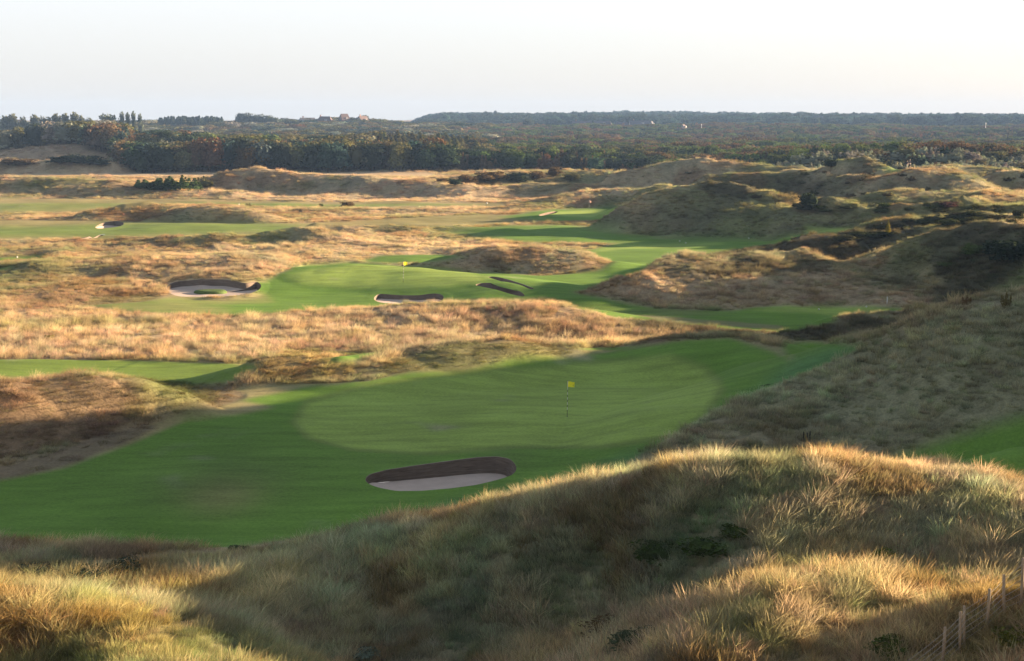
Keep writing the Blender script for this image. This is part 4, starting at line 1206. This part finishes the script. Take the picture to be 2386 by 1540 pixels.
# white rope slung between two dark posts on the shaded dune
p1, p2 = spot(2155, 798, 90), spot(2184, 800, 90)
e = empty("rope_barrier", p1); tag(e, "sagging white rope between two short dark posts on the shaded dune", "rope")
dv = Vector(p2) - Vector(p1); dv.y = 0; dv.z = 0
M_dpost = simple("dark_post_wood", (0.05, 0.045, 0.035), 0.9)
MB().tube([(0, 0, -0.2), (0, 0, 0.72)], 0.03, 8).build("post", M_dpost, e)
MB().tube([(dv.x, 0, -0.2), (dv.x, 0, 0.72)], 0.03, 8).build("post", M_dpost, e)
MB().tube([(dv.x * t, -0.035, 0.70 - 0.34 * 4 * t * (1 - t) * 0.8) for t in [i / 14 for i in range(15)]], 0.012, 6).build("rope", M_white, e)
for (u, v) in ((1871, 1028), (1879, 1030), (1886, 1026)):
    x, y, z = spot(u, v, 60)
    o = MB().tube([(0, 0, -0.2), (0.01, 0, 0.5), (0.01, 0, 0.52)], [0.035, 0.033, 0.02], 8).build("stake", M_dpost, loc=(x, y, z))
    tag(o, "dark wooden stake in the shaded grass at the foot of the right dune", "stake", "three dark stakes on the shaded dune")
x, y, z = spot(1980, 778, 100)

# ------------------------------------------------------------------ two golfers on the high tee
M_skin = simple("skin", (0.50, 0.34, 0.26), 0.6)
M_navy = simple("navy_cloth", (0.025, 0.03, 0.07), 0.85, 30, 0.2)
M_ivory = simple("white_cloth", (0.70, 0.69, 0.66), 0.85, 30, 0.08)
M_hair = simple("dark_hair", (0.05, 0.035, 0.02), 0.8)
M_cap = simple("cream_cap", (0.62, 0.52, 0.34), 0.85)
def skinned(name, nodes, edges, mat, parent, root=0, sub=2):
    me = bpy.data.meshes.new(name)
    me.from_pydata([n_[:3] for n_ in nodes], edges, [])
    o = link(name, me, parent, mats=[mat])
    md = o.modifiers.new("skin", 'SKIN'); md.use_smooth_shade = True
    for i, n_ in enumerate(nodes):
        me.skin_vertices[0].data[i].radius = (n_[3], n_[4] if len(n_) > 4 else n_[3])
    me.skin_vertices[0].data[root].use_root = True
    sb = o.modifiers.new("smooth", 'SUBSURF'); sb.levels = sub; sb.render_levels = sub
    return o
def person(x, y, z, rz, label, shirt, trousers, cap, arms):
    e = empty("person", (x, y, z), rz); tag(e, label, "person", "golfers on the high tee")
    # facing +x ; left/right = +-y
    nodes = [(0, 0, .95, .15, .11), (0, 0, 1.12, .135, .10), (0, 0, 1.30, .165, .11), (0, 0, 1.44, .12, .09), (0.01, 0, 1.50, .055), (0.015, 0, 1.56, .05),
             (0, .09, .90, .095), (0.02, .10, .50, .062), (0, .10, .10, .042), (0.05, .11, .035, .042, .035), (.15, .12, .03, .035, .028),
             (0, -.09, .90, .095), (-0.01, -.10, .50, .062), (0, -.10, .10, .042), (0.05, -.11, .035, .042, .035), (.15, -.12, .03, .035, .028)]
    ed = [(0, 1), (1, 2), (2, 3), (3, 4), (4, 5), (0, 6), (6, 7), (7, 8), (8, 9), (9, 10), (0, 11), (11, 12), (12, 13), (13, 14), (14, 15)]
    hands = []
    for s, (el, wr) in zip((1, -1), arms):
        o_ = len(nodes)
        nodes += [(0, .17 * s, 1.41, .062), (*el, .046), (*wr, .030), (wr[0] + (wr[0] - el[0]) * .25, wr[1] + (wr[1] - el[1]) * .25, wr[2] + (wr[2] - el[2]) * .25, .036, .018)]
        ed += [(3, o_), (o_, o_ + 1), (o_ + 1, o_ + 2), (o_ + 2, o_ + 3)]
        h = Vector(nodes[-1][:3]); d = (Vector(wr) - Vector(el)).normalized(); sd = d.cross(Vector((1, 0, 0.2))).normalized()
        hb = len(nodes) - 1
        for q, ln in enumerate((.062, .075, .07, .055)):
            b0 = h + sd * (q - 1.5) * .018; m_ = b0 + d * ln * .55; t_ = b0 + d * ln + Vector((.018, 0, 0))
            nodes += [(*b0, .010), (*m_, .009), (*t_, .008)]; k = len(nodes); ed += [(hb, k - 3), (k - 3, k - 2), (k - 2, k - 1)]
        b0 = h - d * .02 + Vector((.03, 0, 0)); t_ = b0 + d * .04 + Vector((.015, 0, 0))
        nodes += [(*b0, .011), (*t_, .009)]; k = len(nodes); ed += [(hb, k - 2), (k - 2, k - 1)]
    body = skinned("body", nodes, ed, M_skin, e)
    hd = MB().ball((0.03, 0, 1.655), (.095, .078, .118), 16, 12).ball((.125, 0, 1.64), (.016, .013, .02), 8, 6).ball((.02, .082, 1.65), (.018, .012, .03), 8, 6).ball((.02, -.082, 1.65), (.018, .012, .03), 8, 6).ball((.105, 0, 1.598), (.014, .024, .007), 8, 6)
    head = hd.build("head", M_skin, e)
    MB().ball((.113, .03, 1.665), .010, 8, 6).ball((.113, -.03, 1.665), .010, 8, 6).build("eye", M_hair, head)
    MB().ball((0.005, 0, 1.685), (.105, .09, .108), 14, 10).build("hair", M_hair, e)
    if cap:
        MB().ball((.02, 0, 1.715), (.112, .098, .085), 14, 10).ball((.13, 0, 1.70), (.085, .075, .010), 12, 6).build("cap", M_cap, e)
    sh = [(0, 0, .93, .165, .125), (0, 0, 1.12, .15, .115), (0, 0, 1.30, .18, .125), (0, 0, 1.44, .13, .10), (0, 0, 1.50, .065)]
    se = [(0, 1), (1, 2), (2, 3), (3, 4)]
    for s, (el, wr) in zip((1, -1), arms):
        o_ = len(sh); m_ = [(a_ + b_) / 2 for a_, b_ in zip((0, .17 * s, 1.41), el)]
        sh += [(0, .17 * s, 1.41, .078), (*m_, .068), (*el, .058)]; se += [(3, o_), (o_, o_ + 1), (o_ + 1, o_ + 2)]
    skinned("shirt", sh, se, shirt, e)
    skinned("shorts", [(0, 0, .96, .165, .125), (0, .09, .86, .115), (0.015, .10, .56, .09), (0, -.09, .86, .115), (0, -.10, .56, .09)], [(0, 1), (1, 2), (0, 3), (3, 4)], trousers, e)
    for s in (1, -1):
        MB().ball((.06, .11 * s, .04), (.145, .055, .05), 12, 8).build("shoe", M_ivory, e)
    return e
gx1, gy1, gz1 = spot(2119, 394, 240)
gx1, gy1 = at(2119, 394, 262)[0], 262.0
gz1 = ground(gx1, gy1)
person(gx1, gy1, gz1, math.radians(200), "person in a dark shirt, dark shorts and pale cap on the high tee", M_navy, M_navy, True,
       (((.10, .24, 1.16), (.30, .12, 1.02)), ((.08, -.24, 1.14), (.28, -.06, 1.0))))
gx2, gy2 = at(2113, 394, 263)[0], 263.2
person(gx2, gy2, ground(gx2, gy2), math.radians(-10), "person in a dark top and white shorts facing the other golfer on the high tee", M_navy, M_ivory, False,
       (((.06, .24, 1.15), (.26, .16, 1.04)), ((.05, -.25, 1.13), (.20, -.20, .95))))
M_bag = simple("black_bag_fabric", (0.02, 0.02, 0.022), 0.7, 20, 0.2)
def golf_bag(u, Y, rot, label, L=0.9):
    x = at(u, 395, Y)[0]; z = ground(x, Y)
    e = empty("golf_bag", (x, Y, z), rot); tag(e, label, "golf bag", "golf bags lying on the high tee")
    MB().tube([(-L / 2, 0, .15), (-L / 2 + .04, 0, .15), (L / 2 - .05, 0, .17), (L / 2, 0, .175)], [.11, .135, .145, .15], 14).build("bag_body", M_bag, e)
    MB().ball((0, -.12, .13), (.24, .07, .10), 12, 8).build("side_pocket", M_bag, e)
    MB().tube([(-.25, .05, .28), (0, .1, .36), (.25, .05, .30)], .018, 6).build("strap", M_bag, e)
    for q in range(5):
        a_ = (q - 2) * .035
        MB().tube([(L / 2 - .1, a_, .17), (L / 2 + .22 + .03 * q, a_ * 1.6, .19)], .008, 6).ball((L / 2 + .25 + .03 * q, a_ * 1.6, .19), (.05, .03, .035), 8, 6).build("golf_club", M_wire, e)
golf_bag(2096, 262.5, 0.15, "dark golf bag lying on the grass, the larger one left of the golfers", 0.95)
golf_bag(2106, 262.0, -0.4, "smaller dark golf bag lying next to the golfers' feet", 0.6)

# ------------------------------------------------------------------ shrubs one can tell apart
def bush(u, v, ymin, w, h, kind, cn, label, name="shrub", cat="shrub", col=None, group=None, sink=0.12):
    x, y, z = spot(u, v, ymin)
    return tree(name, kind, x, y, w, h, col or LEAF[cn], label, cat, group, z=z, sink=sink * h)
bush(1886, 487, 195, 4.6, 3.2, 'round', 'dark', "round dark bush on the shoulder of the big shaded dune")
bush(1935, 391, 260, 3.6, 2.0, 'round', 'dark', "low dark bush at the left foot of the pale grassy peak")
bush(808, 484, 240, 3.8, 1.6, 'round', 'rust', "squat dark brown bush alone in the dry meadow")
bush(748, 482, 240, 1.3, 0.9, 'round', 'green', "tiny green bush left of the squat brown bush in the dry meadow")
bush(583, 482, 240, 2.2, 1.2, 'scrub', 'olive', "small feathery bush behind the double mound at left")
for k, (u, v, w, h) in enumerate([(335, 437, 8, 3.2), (365, 438, 9, 3.4), (395, 439, 10, 4.2), (420, 440, 9, 4.4), (450, 441, 6, 2.8)]):
    bush(u, v, 300, w, h, 'scrub', 'dark', "dark green shrub in the clump on the edge of the dry meadow at left", group="dark clump of shrubs on the left meadow", col=jit((0.05, 0.09, 0.035), 0.1))
bush(480, 432, 300, 5, 3.2, 'scrub', 'olive', "olive shrub between the dark clump and the grassy hump at left")
for k, (u, v, w, h, cn) in enumerate([(140, 381, 12, 3.2, 'dark'), (165, 380, 12, 3.6, 'dark'), (210, 383, 10, 3.6, 'dark'), (235, 386, 8, 3.0, 'dark'), (60, 384, 9, 2.4, 'rust'), (20, 384, 9, 2.6, 'rust')]):
    bush(u, v, 420, w, h, 'round', cn, "low %s bush in front of the tan dune at far left" % ("dark" if cn == 'dark' else "brownish"), group="%s bushes by the tan dune" % ("dark" if cn == 'dark' else "brown"))
for k, (u, v, w, h, cn) in enumerate([(1085, 428, 7, 3.0, 'rust'), (1130, 424, 8, 3.2, 'rust'), (1160, 420, 7, 3.0, 'rust'), (1205, 424, 8, 3.0, 'dark'), (1250, 420, 6, 3.2, 'rust'), (1290, 412, 6, 3.2, 'rust'), (1060, 432, 5, 2.0, 'dark'), (1330, 420, 6, 2.2, 'olive'), (1030, 428, 4, 1.6, 'rust')]):
    bush(u, v, 320, w, h, 'round', cn, "low %s bush on the bushy mounds at centre" % WORD[cn], group="%s bushes on the centre mounds" % WORD[cn])
bush(1015, 392, 470, 12, 8.5, 'round', 'silver', "pale silvery rounded shrub at the wood edge at centre", col=(0.20, 0.235, 0.20), sink=0.18)
bush(1385, 400, 440, 9, 7, 'round', 'bluish', "isolated blue green bush before the scrub at centre", col=(0.06, 0.11, 0.075), sink=0.18)
bush(1500, 398, 430, 10, 6.5, 'round', 'dark', "dark domed bush with a twin before the scrub", sink=0.18)
bush(1535, 396, 435, 11, 7.2, 'round', 'dark', "larger dark domed bush right of its twin before the scrub", sink=0.18)
bush(2130, 352, 470, 13, 9.5, 'round', 'dark', "lone dark tree standing above the scrub behind the golfers", "tree", "tree", sink=0.15)
bush(1163, 345, 560, 8, 9, 'round', 'dark', "dark domed tree above the scrub at centre", "tree", "tree", sink=0.15)
bush(2270, 590, 130, 3.2, 1.6, 'round', 'green', "bright green patch of creeping shrub on the shaded slope at right", sink=0.3)
bush(2205, 618, 125, 2.4, 0.5, 'round', 'green', "flat green shrub on the bare shaded slope at right", sink=0.3)
bush(2168, 565, 165, 2.4, 1.2, 'round', 'yellow', "yellow green gorse bush on the lit knoll at right", "gorse_bush", "gorse bush", sink=0.2)
bush(2068, 548, 170, 1.6, 2.2, 'cone', 'yellow', "small upright yellow gorse against the dark heath bank", "gorse_bush", "gorse bush")
bush(2355, 600, 125, 5, 2.6, 'round', 'dark', "dark green heathy bush on the shaded face at the right edge", sink=0.3)
bush(2320, 590, 125, 4, 2.2, 'round', 'dark', "smaller dark bush left of the one at the right edge", sink=0.3)
bush(2205, 482, 200, 4, 1.3, 'round', 'rust', "low maroon bush on the hummocky ground at right", col=(0.09, 0.05, 0.045), sink=0.25)
bush(115, 795, 105, 1.2, 0.7, 'round', 'yellow', "small yellow green bush in the tall dry grass at left", col=(0.20, 0.17, 0.03))
bush(2340, 800, 80, 0.8, 1.2, 'scrub', 'yellow', "tall yellow brown weed on the shaded dune at the right edge", "ragwort", "plant", col=(0.13, 0.11, 0.035))
bush(2250, 745, 82, 0.7, 0.7, 'scrub', 'rust', "reddish weed in the grass on the crest of the right dune", "ragwort", "plant", col=(0.14, 0.09, 0.04))
for k, (u, v, w, h, c_, lab) in enumerate([
    (1530, 1300, 1.9, 0.75, (0.045, 0.07, 0.02), "dark green creeping shrub on the shaded slope below the lit crest"),
    (1640, 1285, 1.9, 0.7, (0.05, 0.08, 0.02), "dark green creeping shrub right of the first on the shaded slope"),
    (1715, 1250, 1.3, 0.55, (0.06, 0.09, 0.025), "smaller green creeping shrub highest on the shaded slope"),
    (2052, 1312, 1.3, 0.7, (0.10, 0.14, 0.025), "bright green low shrub in the lit grass of the near dune"),
    (1420, 1472, 2.0, 0.55, (0.12, 0.085, 0.04), "reddish brown thorny shrub at the bottom right of centre"),
    (1500, 1500, 2.0, 0.5, (0.075, 0.095, 0.05), "dark bluish shrub right of the reddish thorny one"),
    (290, 1338, 2.2, 0.75, (0.04, 0.06, 0.035), "dark bramble clump behind the lit grass at left"),
    (200, 1350, 2.2, 0.7, (0.04, 0.06, 0.035), "wide dark bramble clump left of another behind the lit grass"),
    (90, 1345, 2.4, 0.6, (0.045, 0.06, 0.04), "low dark bramble at the left edge behind the lit grass"),
    (2080, 1530, 1.4, 0.7, (0.06, 0.085, 0.02), "dark green bramble left of the fence foot"),
    (2365, 1500, 1.2, 0.6, (0.10, 0.11, 0.02), "green bramble in the lit grass right of the fence"),
    (850, 1540, 1.3, 0.55, (0.15, 0.19, 0.14), "pale grey green low bush at the bottom edge"),
    (735, 1268, 1.2, 0.4, (0.05, 0.07, 0.035), "small dark shrub on the shaded dune left of centre"),
    (560, 1285, 1.3, 0.4, (0.06, 0.085, 0.045), "small dark shrub beside the worn edge of the fairway")]):
    bush(u, v, 28, w, h, 'round', 'dark', lab, "low_shrub", "shrub", col=c_, sink=0.25)

for k in range(34):
    u = RNG.uniform(1960, 2390); t = (u - 1960) / 425
    v = 556 - 52 * min(1, t * 2.2) + RNG.uniform(-2, 20)
    bush(u, v, 165, RNG.uniform(2.2, 4.6), RNG.uniform(0.7, 1.2), 'round', 'dark', "low dark heathy shrub on the shaded bank behind the lit grassy knoll at right", "heath_shrub", "shrub", col=jit((0.055, 0.062, 0.03)), group="dark heath shrubs on the right bank", sink=0.35)
for k in range(22):
    u = RNG.uniform(1840, 2390); v = RNG.uniform(478, 496)
    bush(u, v, 190, RNG.uniform(1.8, 4.0), RNG.uniform(0.5, 1.0), 'round', 'green', "low green shrub on the hummocky ground above the dark heath bank at right", "low_shrub", "shrub", col=jit((0.08, 0.095, 0.035)), group="green shrubs above the right bank", sink=0.35)
for k in range(26):
    u = RNG.uniform(1560, 2390); v = 408 + RNG.uniform(-14, 50)
    bush(u, v, 215, RNG.uniform(1.5, 3.6), RNG.uniform(0.5, 1.1), 'scrub', 'rust', "small brown scrub bush dotted over the upper dunes at right", "scrub_bush", "shrub", col=jit((0.095, 0.085, 0.045)), group="brown scrub on the upper right dunes", sink=0.3)

# ------------------------------------------------------------------ trees on the skyline
def sky_tree(u, vtop, vbase, Y, kind, wpx, cn, label, group=None, name="tree"):
    x, _, zt = at(u, vtop, Y); z = at(u, vbase, Y)[2]
    gz = ground(x, Y); z = min(z, gz + 6)
    w = wpx / F * Y
    tree(name, kind, x, Y, w * (1.35 if kind == 'round' else 2.3 if kind == 'tall' else 2.6), (zt - gz + 0.6) * 1.02, jit(LEAF[cn], 0.08) if isinstance(cn, str) else cn, label, "tree", group, z=gz - 0.6)
g1 = "pale tall trees on the skyline at far left"
for u, vt, w in [(10, 270, 34), (30, 266, 30), (55, 267, 26), (80, 268, 30), (105, 264, 28), (130, 266, 32), (152, 265, 26), (172, 262, 26), (188, 268, 22), (210, 274, 22)]:
    sky_tree(u, vt, 290, 1000, 'round' if u % 2 else 'tall', w * 1.1, (0.13, 0.145, 0.09), "pale green tall tree in the row on the skyline at far left", g1)
sky_tree(253, 258, 290, 960, 'round', 44, (0.11, 0.135, 0.085), "broad round tree, biggest on the left skyline")
for u in (283, 297, 310):
    sky_tree(u, 260 + (u == 297) * 2, 288, 960, 'tall', 16, (0.12, 0.145, 0.10), "slim upright tree in the trio right of the big round tree", "three slim trees on the left skyline")
sky_tree(326, 266, 286, 960, 'tall', 15, (0.11, 0.135, 0.09), "small lone oval tree on the left skyline")
for k in range(30):
    u = 372 + k * 4.9 + RNG.uniform(-2, 2)
    sky_tree(u, 272.5 + RNG.uniform(-2.0, 1.5) + 2.5 * (abs(k - 15) / 15) ** 3, 288, 1300 + RNG.uniform(-15, 15), 'cone', RNG.uniform(15, 22), (0.05, 0.075, 0.055), "dark spruce in the straight plantation block on the skyline", "plantation spruces on the skyline")
for u, vt, w in [(556, 263, 24), (572, 261, 24), (590, 261, 28), (607, 263, 26), (624, 267, 26), (640, 270, 24)]:
    sky_tree(u, vt, 288, 1350, 'round', w, (0.085, 0.11, 0.085), "blue green tree in the rounded grove left of the village", "grove left of the village")
for u, vt, w in [(662, 274, 26), (682, 276, 24), (722, 274, 30), (745, 275, 26), (775, 276, 20), (822, 273, 22), (850, 266, 26), (840, 272, 26), (866, 275, 26), (888, 279, 24), (905, 281, 22)]:
    sky_tree(u, vt, 290, 1380, 'round', w, (0.075, 0.085, 0.055), "dark tree standing among the village roofs on the skyline", "village trees")
g3 = "tall blue green pines before the village at centre"
sky_tree(1232, 273, 300, 1450, 'round', 24, (0.05, 0.07, 0.055), "dark domed tree standing against the blue forest ridge")

# ------------------------------------------------------------------ houses of the village
M_roof_red = simple("clay_roof", (0.12, 0.085, 0.085), 0.8, 3, 0.2)
M_roof_dark = simple("slate_roof", (0.10, 0.10, 0.12), 0.8, 3, 0.2)
M_wall = simple("white_render", (0.34, 0.33, 0.33), 0.85, 2, 0.06)
M_brick = simple("brick_wall", (0.30, 0.16, 0.11), 0.9, 5, 0.2)
M_glass = simple("window_glass", (0.04, 0.06, 0.09), 0.15, spec=0.6)
def house(u, v, Y, w, d, hw, hr, rot, label, roof, wall, hip=0.0, chimneys=1, cat="house"):
    x, _, z = at(u, v, Y); gz = ground(x, Y)
    hw = hw + min(2.0, max(0, z - gz))
    e = empty("house", (x, Y, gz), rot); tag(e, label, cat, "village houses on the skyline")
    MB().box((0, 0, hw / 2), (w, d, hw)).add([(-w / 2, -d / 2, hw), (-w / 2, d / 2, hw), (-w / 2, 0, hw + hr * (1 - hip)), (w / 2, -d / 2, hw), (w / 2, d / 2, hw), (w / 2, 0, hw + hr * (1 - hip))], [(0, 1, 2), (3, 5, 4)]).build("wall", wall, e, smooth=False)
    k = hip * w * 0.28
    ov = 0.5
    V = [(-w / 2 - ov, -d / 2 - ov, hw - .3), (w / 2 + ov, -d / 2 - ov, hw - .3), (w / 2 + ov, d / 2 + ov, hw - .3), (-w / 2 - ov, d / 2 + ov, hw - .3), (-w / 2 - ov + k, 0, hw + hr + .15), (w / 2 + ov - k, 0, hw + hr + .15)]
    rf = MB().add(V, [(0, 1, 5, 4), (2, 3, 4, 5)] + ([(1, 2, 5), (3, 0, 4)] if hip else []))
    V2 = [(a, b, c - .22) for a, b, c in V]
    rf.add(V2, [(4, 5, 1, 0), (5, 4, 3, 2)]).build("roof", roof, e, smooth=False)
    for q in range(chimneys):
        cx_ = (-0.3 + 0.6 * q) * w
        r_ = MB().box((cx_, 0.4, hw + hr + .3), (1.0, 0.8, 2.2)).box((cx_, 0.4, hw + hr + 1.5), (1.2, 1.0, .25))
        r_.build("chimney", M_brick if wall is M_wall else M_wall, e, smooth=False)
    nwin = max(2, int(w / 3.5))
    for q in range(nwin):
        wx_ = -w / 2 + w * (q + .5) / nwin
        MB().box((wx_, -d / 2 - .04, hw - 1.3), (1.3, .12, 1.2)).build("window", M_glass, e, smooth=False)
    dg = MB(); dx_ = w * 0.12    # dormer
    dg.box((dx_, -d / 4 - .6, hw + hr * .38), (2.4, 1.9, 1.5)).build("dormer", wall, e, smooth=False)
    return e
house(716, 284, 1380, 14, 10, 2.5, 4.5, 0.5, "house with a grey tiled roof and pinkish lit end, left in the village", M_roof_dark, M_wall, 0, 1)
house(757, 284, 1370, 15, 11, 2.0, 5.5, -0.15, "large house with a hipped grey red roof in the middle of the village", M_roof_red, M_wall, 0.7, 1)
house(802, 284, 1370, 9, 9, 3.5, 6.5, 0.6, "house with a steep red roof topped by a small turret", M_roof_red, M_wall, 0.5, 0)
house(845, 284, 1370, 10, 9, 3.0, 5.5, 0.9, "house with a bright white gable at the right end of the village", M_roof_red, M_wall, 0, 1)
xt, _, zt = at(797, 272, 1368)
e = empty("roof_turret", (xt, 1368, zt - 3.0)); tag(e, "tiny dark domed turret above the steep red roof", "turret")
MB().tube([(0, 0, -3), (0, 0, 2.2)], 0.9, 8).build("drum", M_wall, e)
MB().tube([(0, 0, 2.2), (0, 0, 3.0), (0, 0, 4.2), (0, 0, 5.4)], [1.2, 1.1, .5, .08], 8).build("dome", M_roof_dark, e)
house(1355, 294, 1500, 20, 10, 2.6, 4.2, 0.05, "long dark roofed house with small white gables before the forest", M_roof_dark, M_wall, 0, 1)
house(1402, 294, 1500, 20, 10, 2.6, 4.0, -0.1, "dark roofed house right of the long one before the forest", M_roof_dark, M_wall, 0.4, 0)
house(1490, 295, 1500, 22, 10, 3.0, 4.5, 0.15, "wide dark roofed house with a bright white end wall before the forest", M_roof_dark, M_wall, 0, 1)
house(1518, 295, 1490, 5, 5, 1.5, 4.6, 1.2, "small house with a pointed white gable before the forest", M_roof_dark, M_wall, 0, 0)
house(1592, 302, 1350, 4, 4, 1.5, 3.2, 1.0, "small brick house with a pointed pinkish gable in the scrub", M_roof_red, M_wall, 0, 0)
house(1448, 296, 1480, 12, 9, 2.2, 3.2, 0.0, "low dark roofed bungalow between the wider houses before the forest", M_roof_dark, M_brick, 0.3, 0)
def mast(u, vt, vb, Y, label, r=0.22):
    x, _, zt = at(u, vt, Y); gz = ground(x, Y)
    e = empty("mast", (x, Y, gz)); tag(e, label, "mast", "white masts in the far scrub")
    MB().tube([(0, 0, 0), (0, 0, zt - gz)], r, 8).build("pole", M_white, e)
    MB().tube([(0, 0, zt - gz), (0, 0, zt - gz + 1.6)], r * 1.7, 8).build("mast_head", M_white, e)
mast(2296, 290, 301, 1250, "white slender mast above the scrub at far right")
mast(1634, 293, 300, 1300, "short white pole by the small brick house", 0.18)

# ------------------------------------------------------------------ haze
M_haze, nt, o_ = newmat("evening_haze")
pv = N(nt, "ShaderNodeVolumePrincipled")
pv.inputs['Color'].default_value = (0.34, 0.56, 1.0, 1); pv.inputs['Density'].default_value = 0.000115
pv.inputs['Anisotropy'].default_value = 0.0
nt.links.new(pv.outputs[0], o_.inputs['Volume'])
hx = 3600; hz0, hz1 = -4.0, 62.0
V = np.array([(sx * hx, yy, zz) for sx in (-1, 1) for yy in (-420, 3700) for zz in (hz0, hz1)], float)
Fh = np.array([[0, 1, 3, 2], [4, 6, 7, 5], [0, 4, 5, 1], [2, 3, 7, 6], [0, 2, 6, 4], [1, 5, 7, 3]])
hz = link("haze", mesh_np("haze", V, [Fh], smooth=False), mats=[M_haze])
tag(hz, "thin evening haze over the whole landscape", "haze", kind="stuff")
